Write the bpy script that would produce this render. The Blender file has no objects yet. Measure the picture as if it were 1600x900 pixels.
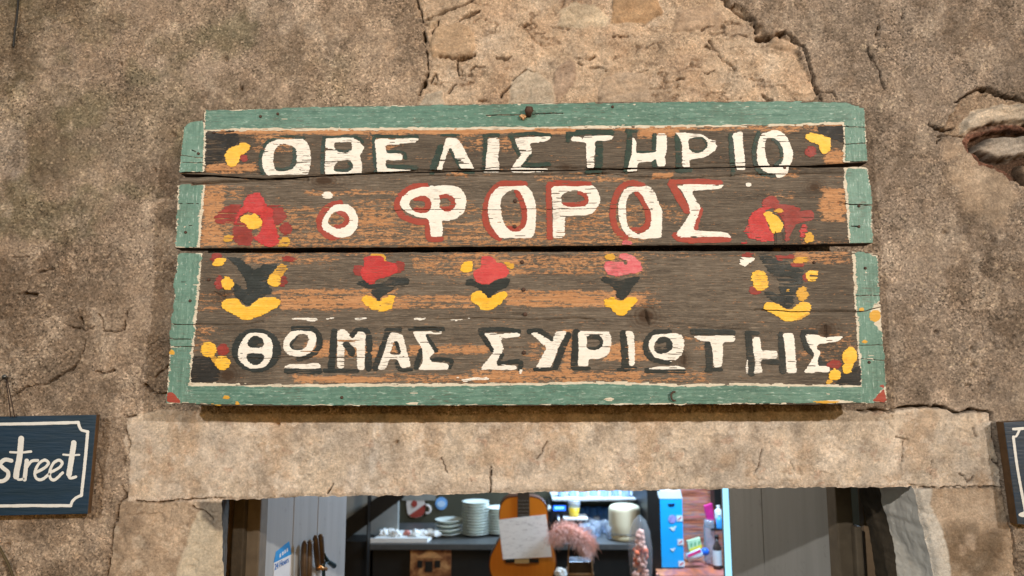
import bpy, bmesh, math, random
import numpy as np
from mathutils import Vector, Matrix

S = bpy.context.scene
COL = S.collection
R = math.radians

# ------------------------------------------------------------------ camera, sky, lamps, exposure
CAM = (0.0, -1.40, 1.95)
PITCH = R(7.5)
FPX = 1111.0                       # focal length in survey pixels (1600 wide)
cam_d = bpy.data.cameras.new('camera'); cam = bpy.data.objects.new('camera', cam_d); COL.objects.link(cam)
cam.location = CAM; cam.rotation_euler = (R(90) + PITCH, 0, 0)
cam_d.sensor_width = 36; cam_d.lens = FPX / 1600 * 36
cam_d.clip_start = 0.05; cam_d.clip_end = 500
cam_d.dof.use_dof = True; cam_d.dof.focus_distance = 1.37; cam_d.dof.aperture_fstop = 4.0
S.camera = cam

w = bpy.data.worlds.new('World'); S.world = w; w.use_nodes = True
nt = w.node_tree; bg = nt.nodes['Background']
sky = nt.nodes.new('ShaderNodeTexSky'); sky.sky_type = 'NISHITA'; sky.sun_disc = False
sky.sun_elevation = R(4); sky.sun_rotation = R(150)
nt.links.new(sky.outputs[0], bg.inputs[0]); bg.inputs[1].default_value = 0.13

def lamp(name, kind, loc, target, energy, color, size, **kw):
    d = bpy.data.lights.new(name, kind); o = bpy.data.objects.new(name, d); COL.objects.link(o)
    o.location = loc
    o.rotation_euler = (Vector(target) - Vector(loc)).to_track_quat('-Z', 'Y').to_euler()
    d.energy = energy; d.color = color
    if kind == 'AREA': d.size = size
    else: d.shadow_soft_size = size
    for k, v in kw.items(): setattr(d, k, v)
    return o
# the terrace lamps that light the tavern front, high in front of the wall
LC = (1.0, 0.955, 0.895)
lamp('terrace_lamp', 'SPOT', (3.60, -4.50, 3.70), (0.05, 0, 2.32), 800, LC, 0.035, spot_size=R(31), spot_blend=0.95)
lamp('terrace_lamp', 'SPOT', (-2.30, -4.50, 3.70), (0.1, 0, 2.2), 450, LC, 0.035, spot_size=R(36), spot_blend=0.9)
# the bar's cool tube and shelf light, then added fills for cabinet and room
lamp('bar_lamp', 'AREA', (1.35, 2.3, 2.3), (-0.2, 2.0, 1.0), 50, (0.52, 0.74, 1.0), 0.35)
lamp('shelf_lamp', 'AREA', (0.55, 3.45, 2.2), (0.55, 3.5, 1.0), 40, (0.50, 0.72, 1.0), 0.3)
lamp('cabinet_fill', 'AREA', (0.98, 2.7, 2.05), (0.99, 3.1, 1.0), 9, (0.72, 0.84, 1.0), 0.2)  # added fill that brightens the carton and cabinet
lamp('room_fill', 'POINT', (-0.2, 1.5, 2.45), (0, 1.6, 0), 30, (1.0, 0.88, 0.72), 0.06)  # added warm fill for the dark interior, no fixture there

S.view_settings.view_transform = 'Standard'; S.view_settings.look = 'None'
S.view_settings.exposure = 0.22; S.view_settings.gamma = 1.0; S.view_settings.use_curve_mapping = False

# ------------------------------------------------------------------ surveying: a sight line meets a plane
CP, SP = math.cos(PITCH), math.sin(PITCH)
def at(px, py, Y=0.0):
    u = (px - 800) / FPX; v = (450 - py) / FPX
    t = (Y - CAM[1]) / (CP - v * SP)
    return Vector((CAM[0] + t * u, Y, CAM[2] + t * (SP + v * CP)))
def at_np(px, py, Y):
    u = (px - 800) / FPX; v = (450 - py) / FPX
    t = (Y - CAM[1]) / (CP - v * SP)
    return CAM[0] + t * u, CAM[2] + t * (SP + v * CP)
def px_np(x, z, Y=0.0):
    dy = Y - CAM[1]; dz = z - CAM[2]
    t = dy * CP + dz * SP
    return 800 + FPX * x / t, 450 - FPX * (dz * CP - dy * SP) / t
def at_plane(px, py, A, B):
    """meet the upright plane through plan points A, B"""
    u = (px - 800) / FPX; v = (450 - py) / FPX
    d = Vector((u, CP - v * SP, SP + v * CP))
    n = Vector((B[1] - A[1], -(B[0] - A[0]), 0))
    t = n.dot(Vector((A[0], A[1], 0)) - Vector((CAM[0], CAM[1], 0))) / n.dot(d)
    return Vector(CAM) + d * t

# ------------------------------------------------------------------ small tools
def lin(c):
    c = c / 255.0
    return c / 12.92 if c <= 0.04045 else ((c + 0.055) / 1.055) ** 2.4
def C(r, g, b): return (lin(r), lin(g), lin(b), 1.0)
def smooth(a, b, x):
    t = np.clip((x - a) / (b - a), 0, 1); return t * t * (3 - 2 * t)

def _h(ix, iy, s):
    n = (ix.astype(np.int64) * 374761393 + iy.astype(np.int64) * 668265263 + s * 1442695041) & 0xFFFFFFFF
    n = ((n ^ (n >> 13)) * 1274126177) & 0xFFFFFFFF
    n = ((n ^ (n >> 16)) * 2246822519) & 0xFFFFFFFF
    return ((n ^ (n >> 15)) & 0xFFFFFF) / float(0xFFFFFF) * 2 - 1
def vn(x, y, s=0):
    ix = np.floor(x); iy = np.floor(y); fx = x - ix; fy = y - iy
    fx = fx * fx * (3 - 2 * fx); fy = fy * fy * (3 - 2 * fy)
    a = _h(ix, iy, s); b = _h(ix + 1, iy, s); c = _h(ix, iy + 1, s); d = _h(ix + 1, iy + 1, s)
    return (a + (b - a) * fx) * (1 - fy) + (c + (d - c) * fx) * fy
def fbm(x, y, o=4, s=0, g=0.5):
    v = 0; a = 1; t = 0
    for k in range(o):
        v = v + a * vn(x + 17.3 * k, y - 9.1 * k, s + k * 7); t += a; a *= g; x = x * 2.03; y = y * 2.03
    return v / t

def round_poly(pts, r, it=2):
    pts = [Vector((p[0], p[1])) for p in pts]
    for _ in range(it):
        out = []
        n = len(pts)
        for i in range(n):
            p = pts[i]; a = pts[i - 1] - p; b = pts[(i + 1) % n] - p
            la = max(a.length, 1e-6); lb = max(b.length, 1e-6)
            out.append(p + a / la * min(0.25 * la, r)); out.append(p + b / lb * min(0.25 * lb, r))
        pts = out; r *= 0.5
    return [(p.x, p.y) for p in pts]
def sd_poly(X, Y, pts):
    d = np.full(X.shape, 1e18); s = np.ones(X.shape)
    n = len(pts)
    for i in range(n):
        ax, ay = pts[i]; bx, by = pts[i - 1]
        ex, ey = bx - ax, by - ay
        wx, wy = X - ax, Y - ay
        t = np.clip((wx * ex + wy * ey) / (ex * ex + ey * ey + 1e-12), 0, 1)
        qx, qy = wx - ex * t, wy - ey * t
        d = np.minimum(d, qx * qx + qy * qy)
        c1 = Y >= ay; c2 = Y < by; c3 = ex * wy > ey * wx
        flip = (c1 & c2 & c3) | (~c1 & ~c2 & ~c3)
        s = np.where(flip, -s, s)
    return s * np.sqrt(d)
def sd_line(X, Y, pts, w=None):
    """pts (x,y) or (x,y,w); result is distance minus half the width"""
    d = np.full(X.shape, 1e9)
    for i in range(len(pts) - 1):
        a, b = pts[i], pts[i + 1]
        wa = (a[2] if len(a) > 2 else w) / 2; wb = (b[2] if len(b) > 2 else w) / 2
        ex, ey = b[0] - a[0], b[1] - a[1]
        t = np.clip(((X - a[0]) * ex + (Y - a[1]) * ey) / (ex * ex + ey * ey + 1e-12), 0, 1)
        d = np.minimum(d, np.hypot(X - a[0] - ex * t, Y - a[1] - ey * t) - (wa + (wb - wa) * t))
    return d
def sd_ell(X, Y, cx, cy, rx, ry):
    k = np.hypot((X - cx) / rx, (Y - cy) / ry)
    return (k - 1) * min(rx, ry)

# ------------------------------------------------------------------ objects
def link(name, me, mats, parent=None, kind=None):
    o = bpy.data.objects.new(name, me); COL.objects.link(o)
    for m in (mats if isinstance(mats, (list, tuple)) else [mats]): me.materials.append(m)
    if parent is not None: o.parent = parent
    if kind: o['kind'] = kind
    return o
def tag(o, label, cat, group=None):
    o['label'] = label; o['category'] = cat
    if group: o['group'] = group
    return o
def thing(name, label, cat, loc=(0, 0, 0), group=None):
    o = bpy.data.objects.new(name, None); COL.objects.link(o); o.location = loc; o.empty_display_size = 0.05
    return tag(o, label, cat, group)
def org(o):
    v = Vector((0, 0, 0))
    while o is not None: v += Vector(o.location); o = o.parent
    return v
def np_mesh(name, V, F, smooth_shade=True, attrs=None):
    me = bpy.data.meshes.new(name)
    V = np.asarray(V, dtype=np.float32); F = np.asarray(F, dtype=np.int32)
    me.vertices.add(len(V)); me.vertices.foreach_set('co', V.ravel())
    k = F.shape[1]
    me.loops.add(F.size); me.loops.foreach_set('vertex_index', F.ravel())
    me.polygons.add(len(F)); me.polygons.foreach_set('loop_start', np.arange(0, F.size, k, dtype=np.int32))
    me.polygons.foreach_set('loop_total', np.full(len(F), k, dtype=np.int32))
    me.polygons.foreach_set('use_smooth', np.full(len(F), smooth_shade))
    me.update(calc_edges=True)
    for nm, (typ, arr) in (attrs or {}).items():
        a = me.attributes.new(nm, typ, 'POINT')
        a.data.foreach_set('color' if 'COLOR' in typ else 'value', np.asarray(arr, dtype=np.float32).ravel())
    return me
def bm_mesh(name, bm, sm=False):
    me = bpy.data.meshes.new(name)
    bmesh.ops.recalc_face_normals(bm, faces=bm.faces)
    bm.to_mesh(me); bm.free()
    if sm:
        for p in me.polygons: p.use_smooth = True
    return me
def obj(name, bm, mat, parent=None, sm=False, kind=None):
    """world-space bmesh -> object under parent"""
    o = org(parent)
    if o.length > 0: bmesh.ops.translate(bm, verts=bm.verts, vec=-o)
    return link(name, bm_mesh(name, bm, sm), mat, parent, kind)
def B(): return bmesh.new()
def box(bm, x0, x1, y0, y1, z0, z1, bev=0.0):
    vs = [bm.verts.new(p) for p in ((x0,y0,z0),(x1,y0,z0),(x1,y1,z0),(x0,y1,z0),(x0,y0,z1),(x1,y0,z1),(x1,y1,z1),(x0,y1,z1))]
    fs = [bm.faces.new([vs[i] for i in f]) for f in ((0,1,2,3),(4,7,6,5),(0,4,5,1),(1,5,6,2),(2,6,7,3),(3,7,4,0))]
    if bev > 0:
        es = list({e for f in fs for e in f.edges})
        bmesh.ops.bevel(bm, geom=es, offset=bev, segments=2, profile=0.6, affect='EDGES')
    return bm
def prism(bm, pts, d, bev=0.0):
    """closed loop of 3D points swept along vector d"""
    d = Vector(d); a = [bm.verts.new(p) for p in pts]; b = [bm.verts.new(Vector(p) + d) for p in pts]
    n = len(a); fs = [bm.faces.new(a), bm.faces.new(b[::-1])]
    for i in range(n): fs.append(bm.faces.new((a[i], b[i], b[(i + 1) % n], a[(i + 1) % n])))
    if bev > 0:
        es = list({e for f in fs[:2] for e in f.edges})
        bmesh.ops.bevel(bm, geom=es, offset=bev, segments=2, profile=0.6, affect='EDGES')
    return bm
def lathe(bm, prof, c=(0, 0, 0), n=28, cap=True):
    rings = []
    for r, z in prof:
        rings.append([bm.verts.new((c[0] + r * math.cos(2 * math.pi * k / n), c[1] + r * math.sin(2 * math.pi * k / n), c[2] + z)) for k in range(n)])
    for a, b in zip(rings, rings[1:]):
        for k in range(n): bm.faces.new((a[k], a[(k + 1) % n], b[(k + 1) % n], b[k]))
    if cap:
        if prof[0][0] > 1e-5: bm.faces.new(rings[0][::-1])
        if prof[-1][0] > 1e-5: bm.faces.new(rings[-1])
    return bm
def tube(bm, pts, r, n=8):
    pts = [Vector(p) for p in pts]; rings = []
    for i, p in enumerate(pts):
        t = (pts[min(i + 1, len(pts) - 1)] - pts[max(i - 1, 0)]).normalized()
        a = t.orthogonal().normalized() if abs(t.y) > 0.95 else t.cross(Vector((0, 1, 0))).normalized()
        b = t.cross(a); rr = r[i] if isinstance(r, (list, tuple)) else r
        rings.append([bm.verts.new(p + (a * math.cos(2*math.pi*k/n) + b * math.sin(2*math.pi*k/n)) * rr) for k in range(n)])
    for a, b in zip(rings, rings[1:]):
        for k in range(n): bm.faces.new((a[k], a[(k + 1) % n], b[(k + 1) % n], b[k]))
    bm.faces.new(rings[0][::-1]); bm.faces.new(rings[-1])
    return bm
def curve_pts(pts, k=6):
    pts = [Vector(p) for p in pts]; out = []
    for i in range(len(pts) - 1):
        p0 = pts[max(i - 1, 0)]; p1 = pts[i]; p2 = pts[i + 1]; p3 = pts[min(i + 2, len(pts) - 1)]
        for j in range(k):
            t = j / k
            out.append(0.5 * ((2 * p1) + (p2 - p0) * t + (2*p0 - 5*p1 + 4*p2 - p3) * t*t + (3*p1 - p0 - 3*p2 + p3) * t**3))
    out.append(pts[-1]); return out

# ------------------------------------------------------------------ materials
class G:
    def __init__(s, name):
        s.m = bpy.data.materials.new(name); s.m.use_nodes = True; s.t = s.m.node_tree
        s.b = s.t.nodes['Principled BSDF']; s.co = s.n('ShaderNodeTexCoord').outputs['Object']
    def n(s, t, **kw):
        x = s.t.nodes.new(t)
        for k, v in kw.items(): setattr(x, k, v)
        return x
    def l(s, a, b): s.t.links.new(a, b)
    def _in(s, sock, v):
        if hasattr(v, 'is_output') or isinstance(v, bpy.types.NodeSocket): s.l(v, sock)
        else: sock.default_value = v
    def map(s, sc, loc=(0, 0, 0), rot=(0, 0, 0)):
        x = s.n('ShaderNodeMapping'); s.l(s.co, x.inputs[0]); x.inputs['Scale'].default_value = sc
        x.inputs['Location'].default_value = loc; x.inputs['Rotation'].default_value = rot
        return x.outputs[0]
    def noise(s, scale, sc=(1, 1, 1), det=4, rough=0.55, loc=(0, 0, 0), dist=0.0):
        x = s.n('ShaderNodeTexNoise'); s.l(s.map(sc, loc), x.inputs['Vector'])
        x.inputs['Scale'].default_value = scale; x.inputs['Detail'].default_value = det
        x.inputs['Roughness'].default_value = rough; x.inputs['Distortion'].default_value = dist
        return x.outputs[0]
    def voro(s, scale, feat='F1', out='Distance', sc=(1, 1, 1)):
        x = s.n('ShaderNodeTexVoronoi', feature=feat); s.l(s.map(sc), x.inputs['Vector']); x.inputs['Scale'].default_value = scale
        return x.outputs[out]
    def ramp(s, v, *stops):
        x = s.n('ShaderNodeValToRGB'); s.l(v, x.inputs[0]); e = x.color_ramp.elements
        while len(e) < len(stops): e.new(0.5)
        for q, (p, c) in zip(e, stops):
            q.position = p; q.color = c if isinstance(c, tuple) else (c, c, c, 1)
        return x.outputs[0]
    def mix(s, f, a, b, mode='MIX'):
        x = s.n('ShaderNodeMix', data_type='RGBA', blend_type=mode)
        s._in(x.inputs[0], f); s._in(x.inputs[6], a); s._in(x.inputs[7], b)
        return x.outputs[2]
    def math(s, op, a, b=0.0, c=None):
        x = s.n('ShaderNodeMath', operation=op); s._in(x.inputs[0], a); s._in(x.inputs[1], b)
        if c is not None: s._in(x.inputs[2], c)
        return x.outputs[0]
    def attr(s, name):
        return s.n('ShaderNodeAttribute', attribute_name=name)
    def bump(s, h, dist, st=1.0):
        x = s.n('ShaderNodeBump'); s._in(x.inputs['Height'], h); x.inputs['Distance'].default_value = dist; x.inputs['Strength'].default_value = st
        if s.b.inputs['Normal'].is_linked: s.l(s.b.inputs['Normal'].links[0].from_socket, x.inputs['Normal'])
        s.l(x.outputs[0], s.b.inputs['Normal'])
    def set(s, col=None, rough=None, **kw):
        if col is not None: s._in(s.b.inputs['Base Color'], col)
        if rough is not None: s._in(s.b.inputs['Roughness'], rough)
        for k, v in kw.items(): s._in(s.b.inputs[k.replace('_', ' ')], v)
        return s.m

def simple(name, c, rough=0.6, var=0.18, scale=30, bump=0.0, **kw):
    g = G(name); n = g.noise(scale, det=5)
    g.set(g.mix(g.ramp(n, (0.3, 0.0), (0.7, 1.0)), tuple(x * (1 - var) for x in c[:3]) + (1,), tuple(min(1, x * (1 + var)) for x in c[:3]) + (1,)), rough, **kw)
    if bump: g.bump(n, bump)
    return g.m
def emis(name, c, e):
    g = G(name); return g.set(c, 0.4, Emission_Color=c, Emission_Strength=e)

# ------------------------------------------------------------------ masonry material: colour from the survey of the wall, grit from nodes
def masonry(name):
    g = G(name)
    col = g.attr('tone').outputs['Color']; grit = g.attr('grit').outputs['Fac']
    v = g.n('ShaderNodeTexVoronoi'); g.l(g.map((1, 1, 1)), v.inputs['Vector']); v.inputs['Scale'].default_value = 310; v.inputs['Randomness'].default_value = 1.0
    vc = g.n('ShaderNodeSeparateColor'); g.l(v.outputs['Color'], vc.inputs[0])
    v2 = g.n('ShaderNodeTexVoronoi'); g.l(g.map((1, 1, 1), (3, 2, 5)), v2.inputs['Vector']); v2.inputs['Scale'].default_value = 120
    vc2 = g.n('ShaderNodeSeparateColor'); g.l(v2.outputs['Color'], vc2.inputs[0])
    zone = g.ramp(g.noise(7, det=5, rough=0.6, loc=(6, 3, 1)), (0.38, 0.45), (0.62, 1.0))           # gritty here, smoother there
    grain = g.ramp(vc.outputs[0], (0.0, 0.30), (0.22, 0.78), (0.75, 1.08), (1.0, 1.75))
    peb = g.math('MULTIPLY', g.ramp(vc2.outputs[1], (0.93, 0.0), (0.96, 1.0)), g.ramp(v2.outputs['Distance'], (0.2, 1.0), (0.42, 0.0)))
    fine = g.ramp(g.noise(210, det=6, rough=0.9), (0.30, 0.38), (0.5, 1.0), (0.70, 1.65))
    blot = g.ramp(g.noise(24, det=8, rough=0.75), (0.30, 0.68), (0.5, 1.0), (0.70, 1.24))
    big = g.ramp(g.noise(6.5, det=6, rough=0.7, loc=(1, 8, 4)), (0.32, 0.74), (0.5, 1.0), (0.68, 1.16))
    m = g.mix(g.math('MULTIPLY', grit, zone), (1, 1, 1, 1), grain)
    c = g.mix(1.0, col, m, 'MULTIPLY')
    c = g.mix(g.math('MULTIPLY', peb, g.math('MULTIPLY', grit, 0.7)), c, C(196, 176, 150))
    c = g.mix(g.math('MULTIPLY_ADD', grit, 0.55, 0.45), c, g.mix(1.0, c, fine, 'MULTIPLY'))
    c = g.mix(0.9, c, g.mix(1.0, c, blot, 'MULTIPLY')); c = g.mix(1.0, c, big, 'MULTIPLY')
    pit = g.ramp(g.noise(95, det=3, rough=0.5, loc=(5, 5, 9)), (0.70, 0.0), (0.75, 0.7)); c = g.mix(pit, c, g.mix(1.0, c, (0.42, 0.36, 0.30, 1), 'MULTIPLY'))
    # warm and grey mineral tints
    c = g.mix(g.ramp(g.noise(21, det=5, rough=0.6, loc=(3, 1, 7)), (0.45, 0.0), (0.75, 0.32)), c, g.mix(1.0, c, (1.14, 0.97, 0.80, 1), 'MULTIPLY'))
    c = g.mix(g.ramp(g.noise(27, det=5, rough=0.6, loc=(9, 5, 2)), (0.48, 0.0), (0.75, 0.40)), c, g.mix(1.0, c, (0.86, 0.93, 1.02, 1), 'MULTIPLY'))
    g.set(c, 0.95, Specular_IOR_Level=0.2)
    g.bump(g.math('MULTIPLY', vc.outputs[0], g.math('MULTIPLY_ADD', grit, 0.85, 0.15)), 0.0016, 0.6)
    g.bump(g.noise(200, det=6, rough=0.85), 0.0050, 0.7); g.bump(g.noise(40, det=5, rough=0.6), 0.008, 0.35)
    return g.m
M = {}
M['masonry'] = masonry('masonry')

# ------------------------------------------------------------------ the tavern front: survey polygons in survey pixels on the wall plane
TAN = [(652,-60),(650,0),(660,30),(663,55),(667,80),(668,110),(660,140),(652,170),(700,230),(1290,230),(1286,160),(1265,122),(1247,88),(1226,62),(1192,48),(1166,22),(1130,-4),(1100,-60)]
HOLE_IN = [(1506,218),(1520,207),(1544,197),(1575,191),(1640,194),(1760,198),(1760,310),(1640,300),(1600,286),(1572,270),(1545,258),(1522,240)]
HOLE = [(1492,175),(1500,155),(1520,143),(1545,137),(1575,147),(1620,158),(1760,165),(1760,330),(1640,330),(1592,285),(1560,258),(1525,232),(1508,215),(1470,205)]
MUD = [(-200,395),(0,398),(60,400),(95,392),(140,375),(190,385),(205,440),(202,487),(195,514),(166,522),(150,545),(133,556),(126,575),(108,588),(72,602),(23,618),(-200,640)]
LINTEL = [(200,648),(262,640),(340,646),(700,648),(1100,645),(1360,641),(1440,636),(1500,642),(1548,646),(1553,690),(1562,735),(1564,761),(1430,763),(345,785),(200,783),(203,720),(194,690)]
JAMB_R = [(1425,764),(1564,763),(1575,800),(1586,850),(1592,910),(1600,1000),(1640,1700),(1400,1700),(1400,764)]
JAMB_L = [(182,784),(360,784),(360,1700),(120,1700),(150,1100),(170,900),(178,830)]
CRACKS = [  # (points, width px, depth mm)
 ([(745,-6),(722,8),(692,20),(665,31)],5,9), ([(718,33),(728,24),(748,17)],6,11), ([(684,32),(682,42),(676,50)],4,7),
 ([(718,93),(728,91),(742,86)],7,12), ([(686,89),(700,90),(718,94)],3,6), ([(735,108),(742,104),(758,105)],5,9), ([(715,97),(714,108),(717,120)],4,8),
 ([(700,146),(706,138),(714,128)],3,6), ([(650,-10),(656,14),(662,34)],3.5,9), ([(663,52),(664,66)],5,11), ([(667,80),(670,104),(669,122)],3.5,9),
 ([(655,148),(660,136),(665,128)],7,12), ([(675,128),(681,116),(684,126)],2.5,5), ([(775,90),(788,93),(800,88)],4,7), ([(750,158),(760,156)],4,7),([(783,150),(798,134)],3,6),
 ([(1126,-8),(1148,13),(1163,24),(1180,31),(1185,46)],6,13), ([(1185,57),(1200,60),(1214,52),(1226,51),(1241,60)],11,20),
 ([(1240,60),(1257,73),(1262,90),(1270,112),(1274,130),(1285,156)],5,13), ([(1283,144),(1304,142),(1306,154)],2.5,6), ([(1195,143),(1202,153),(1210,155)],4,8),
 ([(1110,60),(1116,72),(1124,78),(1132,92),(1146,100),(1152,106)],3.5,7), ([(1105,68),(1114,74)],6,9), ([(1098,44),(1118,38)],2,4), ([(1145,53),(1156,50),(1170,54)],3,7),
 ([(959,55),(972,57),(983,56)],7,11), ([(990,52),(992,56)],3,5), ([(905,88),(917,90),(930,85)],3.5,7), ([(904,94),(910,99)],4,7), ([(920,103),(938,101),(950,110)],2.5,5),
 ([(1058,121),(1070,119)],4,7), ([(1122,144),(1134,142)],5,9), ([(1000,110),(1015,106)],2.5,4), ([(1092,110),(1110,112),(1120,104)],2.5,5), ([(818,38),(832,36)],4,6),([(802,125),(812,116),(822,108),(836,110)],2.5,5),
 ([(836,52),(852,51)],2,3),([(862,41),(890,43)],3,4),([(1540,148),(1556,140)],2,4),
 ([(1357,74),(1359,84),(1364,94),(1374,106),(1375,116),(1377,126),(1382,138)],2.8,8), ([(1374,40),(1373,46)],4,8), ([(1371,52),(1370,55)],3,6), ([(1412,20),(1412,28)],5,8),
 ([(1494,160),(1512,147),(1528,139),(1546,138),(1572,149),(1610,158)],5,16), ([(1452,194),(1462,201),(1476,203),(1490,199)],5,12), ([(1465,213),(1480,211),(1510,212)],2.5,6), ([(1464,222),(1470,216)],4,7),
 ([(155,493),(161,498),(162,508)],4,8), ([(162,509),(166,518),(180,520),(195,513),(200,487)],2.5,7), ([(133,532),(130,545),(124,558)],4,8), ([(126,560),(112,578),(96,586),(72,601)],2.8,7), ([(72,601),(46,603),(34,612),(18,620)],2,5),
 ([(101,507),(120,513),(134,516),(148,509)],2,5), ([(125,497),(130,506)],6,9), ([(30,460),(40,458),(60,461)],5,8), ([(150,580),(160,583),(178,579)],5,8), ([(262,571),(256,578),(243,590)],2.6,7),
 ([(226,601),(238,611),(246,615),(266,614)],4.5,10), ([(190,648),(200,652),(212,650)],5,7),([(20,402),(46,402)],3,5),([(165,404),(176,392)],3,5),([(60,425),(85,420)],2,4),
 ([(1340,642),(1372,641),(1392,642),(1416,636),(1440,634),(1462,636),(1478,637),(1490,643),(1502,646)],5,13), ([(1502,645),(1520,640),(1545,644)],6,12), ([(1460,634),(1478,637)],7,14),
 ([(1548,646),(1550,668),(1554,690)],5,11), ([(1554,690),(1560,715),(1564,745),(1566,765)],4,10), ([(1566,765),(1572,800),(1580,826),(1585,862),(1588,910)],3.2,10), ([(1552,718),(1562,732)],4,8),
 ([(1438,763),(1462,762),(1500,760),(1560,760)],2.2,6), ([(196,672),(202,690),(200,712),(194,726)],2.5,5), ([(192,760),(197,776),(186,792),(182,812),(174,835),(173,870),(168,900)],3,8), ([(185,790),(184,815)],3,6),([(214,783),(240,786),(262,784),(290,781),(345,778)],3,7),
 ([(300,792),(322,800),(334,812)],3,6), ([(1521,670),(1526,682)],3,4), ([(1400,684),(1420,686)],3,4), ([(1500,740),(1512,754),(1520,746)],2.5,4), ([(855,690),(848,702),(840,716)],2,3), ([(1192,700),(1180,740)],2,4), ([(767,728),(766,775)],2,5), ([(520,756),(512,772)],2,4),([(690,715),(700,740)],1.6,3),([(1411,690),(1410,720)],1.6,3),([(1456,720),(1455,762)],1.6,4),([(1236,720),(1240,735)],1.6,3),
]
PITS = [(1477,362,5),(1464,519,3.5),(1519,545,3.5),(1519,572,4),(1556,376,5),(1515,604,4),(188,194,2.5),(189,98,2.5),(352,91,4),(270,212,4),(10,854,5),(240,265,4),(1550,602,4),(377,137,2.5),(1372,53,3.5),(435,665,3),(620,690,3),(1110,620,0)]
# stones set in the render: polygon, lift mm, colour
STONES = [
 ([(795,165),(798,128),(810,116),(826,108),(842,112),(860,128),(868,150),(866,170)],5,(206,184,152)),
 ([(868,168),(866,120),(874,100),(892,90),(900,100),(898,130),(880,150)],3,(188,154,122)),
 ([(935,166),(938,132),(948,116),(968,112),(1000,108),(1014,118),(1020,168)],4,(204,172,136)),
 ([(872,38),(878,14),(898,2),(930,4),(952,26),(946,38),(910,40)],3,(208,182,142)),
 ([(955,34),(960,-10),(1030,-10),(1036,20),(1010,32)],4,(196,148,88)),
 ([(673,92),(670,60),(682,42),(716,34),(740,50),(746,72),(738,86),(716,92)],6,(204,164,116)),
 ([(656,166),(664,148),(690,140),(696,166)],3,(210,190,160)),
 ([(672,45),(668,34),(682,30),(690,36)],5,(206,170,124)),
 ([(1050,48),(1060,16),(1096,6),(1140,24),(1120,44)],3,(190,154,116)),
 ([(1205,68),(1206,58),(1216,54),(1240,64),(1246,72),(1226,78)],5,(196,160,120)),
 ([(1502,210),(1506,190),(1522,173),(1552,163),(1604,160),(1760,176),(1760,198),(1606,190),(1572,193),(1548,199),(1526,206)],16,(204,182,152)),
 ([(1527,234),(1533,222),(1556,210),(1590,206),(1640,208),(1760,230),(1760,248),(1622,238),(1590,246),(1556,246)],15,(184,168,148)),
 ([(1600,262),(1604,252),(1640,250),(1760,262),(1760,300),(1620,296)],10,(150,120,90)),
 ([(1478,268),(1502,256),(1560,264),(1578,282),(1588,310),(1580,338),(1558,356),(1534,346),(1510,322),(1490,292)],2,(186,156,120)),
 ([(1476,220),(1508,218),(1522,240),(1545,262),(1502,252),(1474,248)],2,(182,150,114)),
]
BRICKS = [([(1512,219,12),(1524,208,14),(1546,199,11),(1575,195,8),(1640,199,9)],None),([(1513,221,10),(1517,234,8)],None),([(1526,240,9),(1536,254,11),(1556,257,8)],None),([(1560,262,8),(1574,268,10),(1584,276,6)],None)]

xs = np.concatenate([np.arange(-2.6, -1.12, 0.06), np.arange(-1.12, 1.12, 0.0019), np.arange(1.12, 2.61, 0.06)])
zs = np.concatenate([np.arange(-0.1, 1.52, 0.05), np.arange(1.52, 2.86, 0.0019), np.arange(2.86, 3.7, 0.06)])
xs[-1] = 2.6
XL = at(345.5, 840).x; XR = at(1443, 830).x; ZB = at(800, 771).z
iL = int(np.argmin(abs(xs - XL))); iR = int(np.argmin(abs(xs - XR))); jB = int(np.argmin(abs(zs - ZB)))
GX, GZ = np.meshgrid(xs, zs)                       # rows = z
# bend the grid so that its lines run along the three edges of the doorway
lx = np.array([at(345, 770).x, at(346, 840).x, at(348, 900).x, XL - 0.005, XL - 0.005]); lz = np.array([ZB + .01, at(346, 840).z, at(348, 900).z, 1.3, -0.1])
rx = np.array([at(1427, 764).x, at(1437, 800).x, at(1450, 850).x, at(1462, 900).x, at(1470, 960).x, XR + 0.05]); rz = np.array([ZB, at(1437, 800).z, at(1450, 850).z, at(1462, 900).z, 1.45, -0.1])
fl = np.interp(-zs, -lz, lx) + 0.0022 * fbm(zs * 60, zs * 0 + 3, 4, 5)
fr = np.interp(-zs, -rz, rx) + 0.0030 * fbm(zs * 45, zs * 0 + 8, 4, 6)
bx = [at(345, 782), at(420, 780), at(470, 776), at(700, 773.5), at(770, 771), at(860, 769), at(1000, 766.5), at(1250, 762), at(1440, 761), at(1700, 759)]
fb = np.interp(xs, [p.x for p in bx], [p.z for p in bx]) + 0.0030 * np.minimum(0.25, fbm(xs * 55, xs * 0 + 1, 5, 9)) + 0.0012 * fbm(xs * 160, xs * 0 + 2, 3, 19)
GX = GX + (fl - xs[iL])[:, None] * np.exp(-((GX - xs[iL]) / 0.035) ** 2) + (fr - xs[iR])[:, None] * np.exp(-((GX - xs[iR]) / 0.035) ** 2)
GZ = GZ + (fb - zs[jB])[None, :] * np.exp(-((GZ - zs[jB]) / 0.035) ** 2)
PX, PY = px_np(GX, GZ)
wx = PX + 3.5 * fbm(PX / 18, PY / 18, 3, 21); wy = PY + 3.5 * fbm(PX / 18, PY / 18, 3, 22)
def reg(poly, soft=2.0, rough=5.0, s=30):
    x0 = min(p[0] for p in poly) - 30; x1 = max(p[0] for p in poly) + 30; y0 = min(p[1] for p in poly) - 30; y1 = max(p[1] for p in poly) + 30
    out = np.full(PX.shape, 99.0); m = (PX > x0) & (PX < x1) & (PY > y0) & (PY < y1)
    if m.any():
        out[m] = sd_poly(PX[m], PY[m], poly) + rough * fbm(PX[m] / 14, PY[m] / 14, 4, s)
    return 1 - smooth(-soft, soft, out), out
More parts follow.
